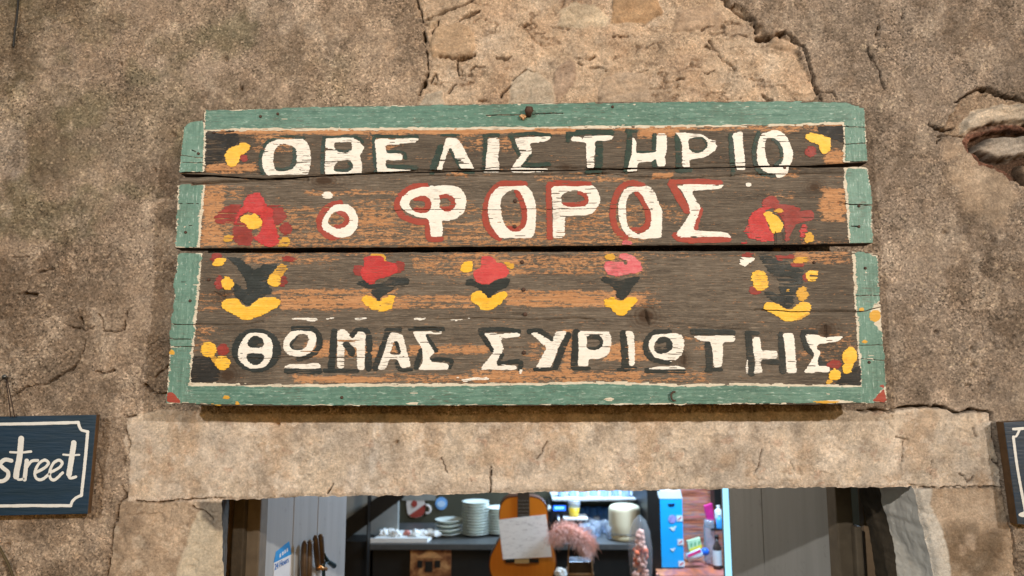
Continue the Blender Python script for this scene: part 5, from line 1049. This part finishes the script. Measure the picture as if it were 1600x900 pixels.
crumple('napkin', (a.x + 0.21, 3.27, zc + 0.016), 0.022, simple('pink_napkin', C(196, 128, 116), 0.8, 0.1, 40), 'pinkish crumpled napkin in the middle of the white tray', 'napkin', None, 44)
# plates
bm = B(); lathe(bm, [(0.0, 0.002), (0.048, 0.0), (0.056, 0.006), (0.084, 0.018), (0.0865, 0.021), (0.083, 0.022), (0.054, 0.010), (0.0, 0.008)], n=40, cap=False)
plate_me = bm_mesh('plate', bm, True); plate_me.materials.append(M['china'])
def stack(px, Y, n, pitch, lab, grp, sc=1.0):
    c = at(px, 840, Y)
    for k in range(n):
        o = bpy.data.objects.new('plate', plate_me); COL.objects.link(o); o.location = (c.x + 0.0015 * math.sin(k * 5), Y + 0.0015 * math.cos(k * 3), zc + 0.001 + k * pitch); o.scale = (sc, sc, 1)
        tag(o, lab, 'plate', grp)
stack(700, 3.32, 4, 0.027, 'white plate in the low stack beside the tray', 'low stack of plates'); stack(743, 3.32, 12, 0.0175, 'white plate in the tall stack on the black counter', 'tall stack of plates', 1.02); stack(779, 3.36, 10, 0.0165, 'white plate in the stack half hidden by the guitar', 'stack of plates behind the guitar', 0.98)
# prints on the olive wall
M['stred'] = simple('poster_red', C(150, 56, 44), 0.5, 0.15, 60); M['stcream'] = simple('poster_cream', C(208, 194, 182), 0.5, 0.08, 40)
mg = thing('wall_sticker', 'cup-shaped red and white sticker on the dark olive wall', 'sticker', at(650, 809, 3.79))
w6 = lambda pts: [(560 + x / 6, 750 + y / 6) for x, y in pts]
rpoly('cup', w6([(452,180),(612,186),(624,222),(622,300),(595,340),(545,358),(490,350),(460,312),(450,235)]), 3.79, 0.008, M['stcream'], mg)
rpoly('band', w6([(478,330),(520,300),(632,222),(622,300),(595,338),(545,354),(500,350)]), 3.786, 0.003, M['stred'], mg)
rpoly('emblem', w6([(525 + 27 * math.cos(a), 224 + 32 * math.sin(a)) for a in np.linspace(0, 6.0, 18)]), 3.786, 0.003, M['stred'], mg)
bm = B(); tube(bm, [at(560 + (640 + 34 * math.cos(a)) / 6, 750 + (275 + 38 * math.sin(a)) / 6, 3.785) for a in np.linspace(-1.9, 1.9, 12)], 0.009, 8); obj('cup_handle', bm, M['stcream'], mg, True)
o = rbox('paper_note', 628, 681, 764, 782, 3.788, 0.004, simple('grey_paper', C(132, 130, 120), 0.8, 0.1, 30), None, 0); tag(o, 'grey paper strip pinned above the cup sticker', 'note')
rs = thing('round_sticker', 'small round pale blue sticker on the dark olive wall', 'sticker', at(689.5, 796, 3.79))
rpoly('disc', [(689.5 + 9.3 * math.cos(a), 786.7 + 9.8 * math.sin(a)) for a in np.linspace(0, 6.1, 28)], 3.79, 0.005, simple('sky_blue', C(110, 160, 210), 0.5, 0.1, 60), rs); rpoly('center', [(689.5 + 6.4 * math.cos(a), 787.5 + 5 * math.sin(a)) for a in np.linspace(0, 6.1, 28)], 3.787, 0.002, simple('pale_blue', C(176, 200, 222), 0.5, 0.08, 80), rs)
# old photograph of a house on the counter front
pc = thing('framed_print', 'sepia print of an old stone house on the counter front', 'picture', at(672, 935, 3.10))
g = G('sepia_print'); v_ = g.noise(14, det=7, rough=0.7, dist=0.6); g.set(g.ramp(v_, (0.3, C(48, 26, 14)), (0.48, C(122, 72, 40)), (0.6, C(176, 126, 78)), (0.72, C(206, 164, 112))), 0.5)
rbox('print', 640, 705, 853, 935, 3.095, 0.015, g.m, pc, 0.001)
for b_ in ((652,660,876,887), (679,688,876,887), (664,676,877,894)): rbox('pictured_window', *b_, 3.092, 0.002, M['black'], pc, 0)
rpoly('pictured_gable', [(650,872),(672,858),(692,872)], 3.0925, 0.002, simple('gable_tone', C(186, 136, 86), 0.5, 0.3, 60), pc)
# guitar
gt = thing('guitar', 'honey-coloured classical guitar hanging in front of the counter', 'guitar', at(817, 918, 2.6))
g = G('guitar_top'); v_ = g.noise(1, (160, 1, 2), 4, 0.6); g.set(g.mix(v_, C(196, 108, 22), C(222, 134, 38)), 0.3); M['gtop'] = g.m
OUT = [(817,774.5),(800,775),(790,778),(782.5,786),(779.5,797),(779.5,812),(781.5,828),(781,840),(774,853),(766,868),(763,883),(766,900),(776,912),(795,918.5),(817,920),(838,918.5),(857,911),(867,898),(870.5,881),(868,862),(862,848),(858,836),(857,822),(857,806),(855,791),(848,781),(838,776)]
OUT = round_poly(OUT, 4)
bm = B(); prism(bm, [at(x, y, 2.602) for x, y in OUT], (0, 0.092, 0), 0.003); obj('body', bm, simple('guitar_side', C(92, 46, 18), 0.3, 0.2, 20), gt)
IN_ = [(817 + (x - 817) * 0.965, 848 + (y - 848) * 0.972) for x, y in OUT]
rpoly('soundboard', IN_, 2.5995, 0.002, M['gtop'], gt)
rpoly('sound_hole', [(819 + 10.5 * math.cos(a), 834 + 10.5 * math.sin(a)) for a in np.linspace(0, 6.1, 26)], 2.5985, 0.0008, M['black'], gt)
M['ebony'] = simple('fretboard_wood', C(58, 50, 42), 0.45, 0.2, 60)
rpoly('fretboard', [(809,690),(826.5,690),(827.5,822),(808.5,822)], 2.590, 0.009, M['ebony'], gt)
rpoly('neck', [(810,640),(825,640),(827,780),(809,780)], 2.600, 0.03, simple('neck_wood', C(120, 66, 30), 0.35, 0.2, 30), gt); rpoly('headstock', [(806,600),(829,600),(827,645),(808,645)], 2.600, 0.02, M['ebony'], gt)
for k in range(7): rpoly('fret', [(809,782 + k * 5.6),(827,782 + k * 5.6),(827,782.7 + k * 5.6),(809,782.7 + k * 5.6)], 2.5885, 0.0015, M['steel'], gt)
rbox('bridge', 790, 842, 873.5, 879.5, 2.588, 0.011, M['black'], gt, 0.002); rbox('tie_block', 804, 827, 873, 880.5, 2.584, 0.013, simple('bone', C(196, 168, 118), 0.5, 0.08, 40), gt, 0.002)
bm = B(); a = at(817, 602, 2.62); tube(bm, [a, (a.x, 2.62, 2.9)], 0.002, 6); obj('hanging_cord', bm, M['cord'], gt)
PAPER = [(779,812),(816,808),(853,804),(858,837),(862.5,870),(824,872),(786,874),(782,842)]
g = G('written_paper'); v_ = g.noise(1, (30, 1, 120), 6, 0.75); g.set(g.mix(g.ramp(v_, (0.54, 0.0), (0.62, 0.5)), C(244, 240, 236), C(140, 130, 130)), 0.8)
o = rpoly('paper_sheet', PAPER, 2.578, 0.002, g.m); tag(o, 'white paper sheet stuck over the strings of the guitar', 'paper')
# feathered lantern
ft = thing('feathered_lantern', 'fluffy pink feather trim over a dark brown lantern beside the guitar', 'lantern', at(895, 920, 2.5))
arc = curve_pts([at(x, y, 2.5) for x, y in ((868,838),(874,831),(886,829),(899,834),(910,843),(916,849),(919,853))], 8)
bm = B(); tube(bm, arc, [0.012 + 0.022 * math.sin(math.pi * (k + 1) / (len(arc) + 1)) ** 0.7 for k in range(len(arc))], 10); obj('boa_core', bm, simple('boa_pink', C(214, 152, 132), 0.9, 0.15, 60), ft, True)
bm = B(); rr = random.Random(3)
for _ in range(6000):
    k = rr.randrange(len(arc)); p = arc[k] + Vector((rr.gauss(0, .016), rr.gauss(0, .022), rr.gauss(0, .018))); L_ = rr.uniform(0.016, 0.038)
    off = p - arc[k]; d = (off * 28 + Vector((rr.gauss(0.18, .3), rr.gauss(-0.2, .3), rr.gauss(-0.45, .35)))).normalized(); s_ = d.cross(Vector((0, 1, 0.2))).normalized() * 0.0009; m_ = p + d * L_ * 0.6; e_ = p + d * L_ + Vector((0, 0, -0.012))
    v4 = [bm.verts.new(q) for q in (p - s_, p + s_, m_ + s_, m_ - s_)]; v5 = bm.verts.new(e_); bm.faces.new(v4); bm.faces.new((v4[3], v4[2], v5))
o = obj('feather_trim', bm, simple('feather_pink', C(232, 186, 172), 0.9, 0.25, 50), ft); o['kind'] = 'stuff'
M['bamboo'] = simple('cane', C(150, 110, 70), 0.6, 0.2, 60)
for pts in ([(918,845),(924,872),(928,925)], [(889,850),(888,880),(887,925)]):
    bm = B(); tube(bm, [at(x, y, 2.5) for x, y in pts], 0.004, 8); obj('cane_rod', bm, M['bamboo'], ft, True)
rbox('lantern_box', 889, 926, 878, 925, 2.505, 0.12, simple('brown_glass', C(66, 48, 30), 0.2, 0.2, 20), ft); rbox('lantern_rim', 887, 928, 896, 900, 2.500, 0.13, M['bamboo'], ft, 0.002)
crumple('paper_ball', at(877, 899, 2.45), 0.030, M['paper'], 'crumpled white paper at the foot of the guitar', 'paper', None, 61)
# ------------------------------------------------------------------ the bar, right half
def glassmat(name, c, tr=0.8):
    g = G(name); return g.set(c, 0.08, Transmission_Weight=tr, IOR=1.3)
M['glass'] = glassmat('tumbler_glass', C(226, 236, 250), 0.75); M['bluelit_glass'] = simple('bluelit_tumbler', C(176, 206, 246), 0.25, 0.25, 40); M['navyglass'] = simple('navy_glass', C(24, 36, 84), 0.15, 0.2, 30)  # upper-shelf tumblers: the cool light is put into their pale blue colour
cm = thing('coffee_machine', 'black coffee machine with a lit blue display on the counter', 'coffee machine', at(874, 828, 3.5))
a = at(857, 786, 3.5); b = at(890, 786, 3.5); bm = B(); box(bm, a.x, b.x, 3.45, 3.72, zc, a.z, 0.012); obj('body', bm, simple('machine_black', C(30, 30, 34), 0.3, 0.2, 20), cm)
rbox('display', 864.5, 884, 790, 798, 3.446, 0.006, emis('display_blue', (0.02, 0.16, 1.0, 1), 1.6), cm, 0.001); rbox('display_glow', 867, 881, 792, 795, 3.4445, 0.002, emis('display_cyan', (0.16, 0.55, 1.0, 1), 2.2), cm, 0)
bm = B(); c = at(858, 793, 3.44); tube(bm, [c + Vector((0, 0.03, 0)), c, c + Vector((0, -0.02, -0.01))], 0.014, 12); obj('steam_knob', bm, M['china'], cm, True)
bm = B(); c = at(872, 808, 3.42); tube(bm, [c + Vector((0, 0.05, 0)), c, c + Vector((0, -0.08, -0.012))], 0.012, 12); obj('filter_handle', bm, M['steel'], cm, True)
rk = thing('glass_rack', 'white rack that lifts the cup of juice beside the coffee machine', 'rack', at(900, 828, 3.34)); a = at(881, 810, 3.34); b = at(919, 810, 3.34)
bm = B(); box(bm, a.x, b.x, 3.34, 3.5, a.z - 0.012, a.z, 0.002); obj('deck', bm, M['paper'], rk)
for x in (a.x + 0.012, b.x - 0.012):
    for y in (3.352, 3.488): bm = B(); box(bm, x - 0.006, x + 0.006, y - 0.006, y + 0.006, zc, a.z - 0.012); obj('leg', bm, M['steel'], rk)
jc = thing('juice_cup', 'clear plastic cup half full of yellow juice on the white rack', 'cup', (at(897, 809, 3.41).x, 3.41, a.z + 0.001)); c = org(jc)
bm = B(); lathe(bm, [(0.0372, 0.0565), (0.043, 0.104), (0.041, 0.104), (0.0355, 0.0565)], c, 28, False); obj('cup', bm, M['glass'], jc, True)
bm = B(); lathe(bm, [(0.0, 0.0), (0.030, 0.0), (0.0370, 0.056), (0.0, 0.056)], c, 28, False); obj('juice', bm, simple('juice', C(236, 200, 60), 0.3, 0.05, 10), jc, True)
def tumbler_me(name, r, h, mat):
    bm = B(); lathe(bm, [(0.0, 0.0), (r * 0.86, 0.0), (r, h), (r * 0.93, h), (r * 0.8, 0.008), (0.0, 0.008)], n=24, cap=False); me = bm_mesh(name, bm, True); me.materials.append(mat); return me
def put(me, name, x, y, z, label, cat, group, sc=1.0):
    o = bpy.data.objects.new(name, me); COL.objects.link(o); o.location = (x, y, z); o.scale = (sc, sc, sc); return tag(o, label, cat, group)
tall = tumbler_me('tumbler', 0.034, 0.15, M['bluelit_glass'])
zs_ = at(940, 778.5, 3.42).z
us = thing('wall_shelf', 'bright shelf of tall tumblers just under the lintel, above the bar', 'shelf', at(945, 783, 3.4))
a = at(863, 783, 3.4); b = at(1023, 783, 3.4); bm = B(); box(bm, a.x, b.x, 3.4, 3.78, a.z, zs_, 0.003); obj('board', bm, simple('shelf_white', C(206, 210, 214), 0.4, 0.05, 20), us)
for x in (a.x + 0.1, b.x - 0.1): bm = B(); box(bm, x - 0.012, x + 0.012, 3.5, 3.79, a.z - 0.09, a.z - 0.002); obj('bracket', bm, M['steel'], us)
for k in range(9): put(tall, 'tumbler', a.x + 0.07 + k * 0.0715, 3.5 + 0.03 * (k % 2), zs_ + 0.001, 'tall tumbler with blue light put into its colour, on the upper shelf', 'glass', 'tumblers on the upper shelf', 0.94 + 0.05 * math.sin(k * 3.3))
bluet = tumbler_me('tumbler', 0.030, 0.12, simple('blue_tumbler', C(84, 138, 206), 0.15, 0.3, 40))
for k in range(6): put(bluet, 'tumbler', at(909 + k * 9.2, 815, 3.62).x, 3.62 + 0.02 * (k % 2), zc + 0.001, 'blue tumbler in the row behind the clear glasses', 'glass', 'blue tumblers at the back of the counter')
clear = tumbler_me('glass', 0.024, 0.085, M['glass'])
rr = random.Random(8); spots = []
for k in range(14):
    for _ in range(60):
        x, y = at(rr.uniform(906, 952), 830, 3.3).x, rr.uniform(3.2, 3.52)
        if all((x - p) ** 2 + (y - q) ** 2 > 0.052 ** 2 for p, q in spots): spots.append((x, y)); break
for x, y in spots: put(clear, 'glass', x, y, zc + 0.001, 'small clear glass in the cluster in front of the cream canister', 'glass', 'clear glasses on the counter', rr.uniform(0.85, 1.1))
cn = thing('canister', 'large cream cylindrical canister on the bar counter', 'canister', (at(976.5, 840, 3.22).x, 3.22, zc + 0.001)); c = org(cn)
bm = B(); lathe(bm, [(0.0, 0.034), (0.095, 0.034), (0.099, 0.040), (0.099, 0.10), (0.099, 0.172), (0.096, 0.190), (0.088, 0.201), (0.070, 0.208), (0.0, 0.210)], c, 40, False); obj('barrel', bm, simple('cream_enamel', C(232, 220, 186), 0.5, 0.04, 8), cn, True)
bm = B(); lathe(bm, [(0.0, 0.0), (0.088, 0.0), (0.092, 0.006), (0.094, 0.030), (0.0, 0.0335)], c, 40, False); obj('base', bm, simple('canister_base', C(196, 180, 142), 0.5, 0.06, 8), cn, True)
bm = B(); tube(bm, [(c.x + 0.0985 * math.cos(q), c.y + 0.0985 * math.sin(q), c.z + 0.044) for q in np.linspace(0, 2 * math.pi, 40)], 0.0025, 6); obj('band', bm, M['steel'], cn, True)
sb = thing('small_shelf', 'small white bracket shelf for bottles beside the canister', 'shelf', at(1014, 826, 3.5)); a = at(1000, 827, 3.46); b = at(1025, 822, 3.46)
bm = B(); box(bm, a.x, b.x, 3.46, 3.6, a.z, b.z, 0.002); obj('board', bm, M['paper'], sb)
bm = B(); box(bm, b.x - 0.02, b.x - 0.008, 3.47, 3.59, zc, a.z - 0.001); obj('bracket', bm, M['steel'], sb)
def bottle(name, px, py0, py1, Y, rp, mats, label, z0=None):
    """body, neck and cap between two survey heights"""
    c = at(px, py1, Y); z0 = c.z if z0 is None else z0; h = at(px, py0, Y).z - z0; r = rp * mpp(Y)
    t = thing(name, label, 'bottle', (c.x, Y, z0)); q = (c.x, Y, z0)
    bm = B(); lathe(bm, [(0.0, 0.0), (r * .96, 0.0), (r, 0.006), (r, h * .62), (r * .8, h * .70), (r * .42, h * .78), (r * .40, h * .9), (0.0, h * .9)], q, 24, False); obj('body', bm, mats[0], t, True)
    bm = B(); lathe(bm, [(0.0, h * .9 + .0005), (r * .5, h * .9 + .0005), (r * .5, h), (0.0, h)], q, 18, False); obj('cap', bm, mats[1], t, True)
    if len(mats) > 2: bm = B(); lathe(bm, [(r * 1.012, h * .12), (r * 1.012, h * .56)], q, 24, False); obj('bottle_label', bm, mats[2], t, True)
zb = b.z + 0.001
bottle('bottle', 1005.5, 797, 822, 3.52, 3.2, [simple('lilac', C(176, 160, 220), 0.3, 0.1, 20), M['paper']], 'slim lilac bottle on the small white shelf', zb)
bottle('bottle', 1014, 798, 822, 3.52, 5.0, [M['navyglass'], simple('tan_cap', C(170, 130, 90), 0.5, 0.1, 20), simple('grey_label', C(110, 120, 150), 0.5, 0.2, 60)], 'dark navy bottle on the small white shelf', zb)
# glass dome
gd = thing('glass_dome', 'tall oval glass dome with reddish dried flowers inside', 'glass dome', at(1002, 925, 2.7)); c = at(1002, 925, 2.7); k = mpp(2.7)
bm = B(); lathe(bm, [(0.0, 0.0), (13 * k, 0.0), (15 * k, 10 * k), (17.5 * k, 38 * k), (18 * k, 62 * k), (15 * k, 88 * k), (9 * k, 104 * k), (0.0, 112 * k)], c, 32, False)
g = G('dome_glass'); g.set(C(206, 212, 214), 0.06, Alpha=0.16); obj('dome', bm, g.m, gd, True)
bm = B(); rr = random.Random(21)
def clump(bm, n, z0, z1, w0, w1, r0, r1):
    for _ in range(n):
        t = rr.random(); wd_ = w0 + (w1 - w0) * t; p = c + Vector((rr.uniform(-wd_, wd_), rr.uniform(-wd_, wd_), (z0 + (z1 - z0) * t) * k)); r = rr.uniform(r0, r1)
        ret = bmesh.ops.create_icosphere(bm, subdivisions=2, radius=r)
        for v in ret['verts']: v.co = v.co * (1 + .4 * math.sin(v.co.x * 400 + _) * math.sin(v.co.z * 350)) + p
clump(bm, 120, 2, 92, 0.038, 0.012, 0.010, 0.018)
o = obj('dried_flowers', bm, simple('dusty_pink', C(230, 172, 150), 0.8, 0.2, 30), gd, True); o['kind'] = 'stuff'
bm = B(); rr = random.Random(5); clump(bm, 16, 44, 66, 0.034, 0.030, 0.010, 0.016); o = obj('orange_flowers', bm, simple('orange_red', C(226, 104, 58), 0.7, 0.25, 60), gd, True); o['kind'] = 'stuff'
# lit display cabinet with the blue carton
g = G('striped_planks'); v_ = g.noise(1, (2.2, 1, 34), 4, 0.65); v2 = g.noise(1, (5, 1, 120), 5, 0.7, (4, 0, 4))
c_ = g.ramp(v_, (0.30, C(120, 60, 44)), (0.40, C(216, 124, 84)), (0.46, C(176, 112, 112)), (0.51, C(232, 152, 104)), (0.55, C(150, 146, 156)), (0.60, C(224, 128, 120)), (0.68, C(170, 112, 70)), (0.76, C(220, 170, 140)))
g.set(g.mix(g.ramp(v2, (0.48, 0.0), (0.62, 0.7)), c_, C(84, 50, 42)), 0.6); M['stripes'] = g.m
cb = thing('display_cabinet', 'plank-backed display cabinet lit by a blue tube beside the right door leaf', 'cabinet', at(1080, 1100, 3.0))
rbox('side_panel', 1019, 1030, 700, 1100, 3.0, 0.5, M['black'], cb); rbox('back_panel', 1031, 1142, 700, 884, 3.44, 0.03, M['stripes'], cb, 0.001)
a = at(1031, 888, 2.86); b = at(1142, 888, 2.86); zk = at(1050, 889, 3.0).z
bm = B(); box(bm, a.x, b.x, 2.86, 3.43, zk - 0.05, zk, 0.004); obj('shelf_board', bm, M['stripes'], cb); rbox('front_panel', 1031, 1142, 897, 1100, 2.9, 0.03, M['stripes'], cb)
rbox('upright', 1117, 1128, 700, 794, 3.3, 0.1, M['black'], cb)
bx_ = thing('carton', 'tall bright blue carton with a white top and small white bird marks', 'carton', at(1050, 888, 3.0))
M['cyan'] = simple('carton_blue', C(28, 172, 246), 0.4, 0.05, 8); M['cwhite'] = simple('carton_white', C(214, 232, 240), 0.4, 0.05, 20); M['cred'] = simple('label_red', C(206, 60, 90), 0.5, 0.1, 50)
a = at(1033, 887, 3.0); b = at(1067.5, 780, 3.0); 
bm = B(); prism(bm, [at(1034,887,3.0), at(1069,887,3.0), at(1066,780,3.0), at(1030,780,3.0)], (0, 0.14, 0), 0.002); obj('body', bm, M['cyan'], bx_)
bm = B(); prism(bm, [at(1029.5,779.4,2.998), at(1066.5,779.4,2.998), at(1063,766,3.0), at(1026.5,767,3.0)], (0, 0.14, 0), 0.002); obj('top_flap', bm, M['cwhite'], bx_)
rpoly('slot', [(1043,787.5),(1055,787),(1053,791),(1046,791)], 2.9965, 0.002, M['navyglass'], bx_)
rpoly('badge', [(1050.5 + 6 * math.cos(q), 811 + 6.5 * math.sin(q)) for q in np.linspace(0, 6.1, 20)], 2.9965, 0.002, simple('badge_lilac', C(150, 150, 216), 0.5, 0.3, 120), bx_)
for dy, s_ in ((826, 1.0), (859, .8)): rpoly('bird_mark', [(1051 + x * s_, dy + y * s_) for x, y in ((-5,-1),(-2,-2.5),(1,-1.5),(4,-4),(6,-3),(3.5,0),(3,3),(0,3.5),(-2,1.5))], 2.9965, 0.002, M['cwhite'], bx_)
for (x, y) in ((1062,810),(1063.5,847),(1065,881)):
    rpoly('price_tag', [(x-5,y-4.5),(x+4.5,y-4.5),(x+5,y+4.5),(x-4.5,y+4.5)], 2.9962, 0.002, M['cwhite'], bx_); rpoly('tag_stripe', [(x-3,y+1.5),(x+2,y-2.5),(x+3,y-1),(x-2,y+3)], 2.995, 0.001, M['cred'], bx_)
zk2 = zk + 0.001
pk = thing('packet', 'pale green and yellow packet leaning on the cabinet planks', 'packet', at(1085, 872, 3.12))
rpoly('pouch', [(1074,846),(1094,840.5),(1097,862),(1078,868)], 3.12, 0.03, simple('mint', C(196, 232, 190), 0.5, 0.15, 60), pk); rpoly('print_band', [(1077,858),(1096,851),(1097,857),(1078,864)], 3.117, 0.002, simple('lemon', C(238, 232, 80), 0.5, 0.1, 60), pk)
for x in (1079, 1085, 1091): rpoly('print_mark', [(x,849 - (x-1079)*.25),(x+3,848 - (x-1079)*.25),(x+2,855 - (x-1079)*.25),(x,855 - (x-1079)*.25)], 3.117, 0.002, simple('leaf_green', C(110, 186, 130), 0.5, 0.1, 60), pk)
tb = thing('cream_tube', 'pink and white tube with a round blue cap lying on the cabinet shelf', 'tube', at(1085, 878, 3.02))
bm = B(); tube(bm, [at(1074,872,3.02), at(1096,863,3.02)], 0.026, 16); obj('tube_body', bm, M['cwhite'], tb, True); rpoly('tube_band', [(1074,867),(1094,858.5),(1096,862),(1075,871)], 2.992, 0.003, simple('magenta', C(226, 70, 140), 0.5, 0.1, 40), tb)
bm = B(); bmesh.ops.create_uvsphere(bm, u_segments=20, v_segments=14, radius=0.024)
for v in bm.verts: v.co = Vector((v.co.x, v.co.y, v.co.z * .95)) + at(1101.5, 862, 3.02)
obj('cap', bm, simple('cap_blue', C(30, 110, 226), 0.3, 0.1, 20), tb, True)
jr = thing('glass_jar', 'tall clear jar with a magenta packet on top, near the blue tube light', 'jar', at(1111, 880, 3.1)); c = at(1110, 879, 3.1); k = mpp(3.1)
bm = B(); lathe(bm, [(0.0, 0.0), (8 * k, 0.0), (8.6 * k, 6 * k), (8.6 * k, 52 * k), (7.4 * k, 58 * k), (7.2 * k, 62 * k), (0.0, 63 * k)], c, 24, False); obj('jar_body', bm, M['glass'], jr, True)
rpoly('packet_top', [(1101,791),(1113,787),(1116,812),(1106,816)], 3.09, 0.03, simple('fuchsia', C(196, 44, 128), 0.4, 0.15, 40), jr)
bottle('bottle', 1123, 790, 812, 3.12, 5.5, [M['cwhite'], M['paper']], 'white bottle beside the magenta packet', None)
bottle('bottle', 1124.5, 803, 826, 3.05, 4.8, [simple('azure', C(60, 156, 226), 0.4, 0.1, 20), M['cwhite']], 'sky blue bottle below the white bottle', None)
bottle('bottle', 1121, 836, 876, 3.0, 6.4, [simple('brown_bottle', C(60, 50, 46), 0.25, 0.2, 20), M['black'], M['cwhite']], 'small dark bottle with a white label on the cabinet shelf', zk2)
rbox('step_ledge', 1112, 1136, 826.5, 829, 3.04, 0.16, M['black'], cb, 0.001)
# the blue tube light beside the right leaf
lt = thing('tube_light', 'bright ice-blue vertical tube light along the right door leaf', 'light', at(1134, 1000, 1.12))
rpoly('lit_tube', [(1129.5,740),(1137,740),(1148,1000),(1138.5,1000)], 1.12, 0.01, emis('tube_glow', (0.36, 0.76, 1.0, 1), 1.15), lt)
rpoly('housing', [(1127,740),(1138.5,740),(1150,1000),(1136,1000)], 1.1305, 0.012, M['steel'], lt)
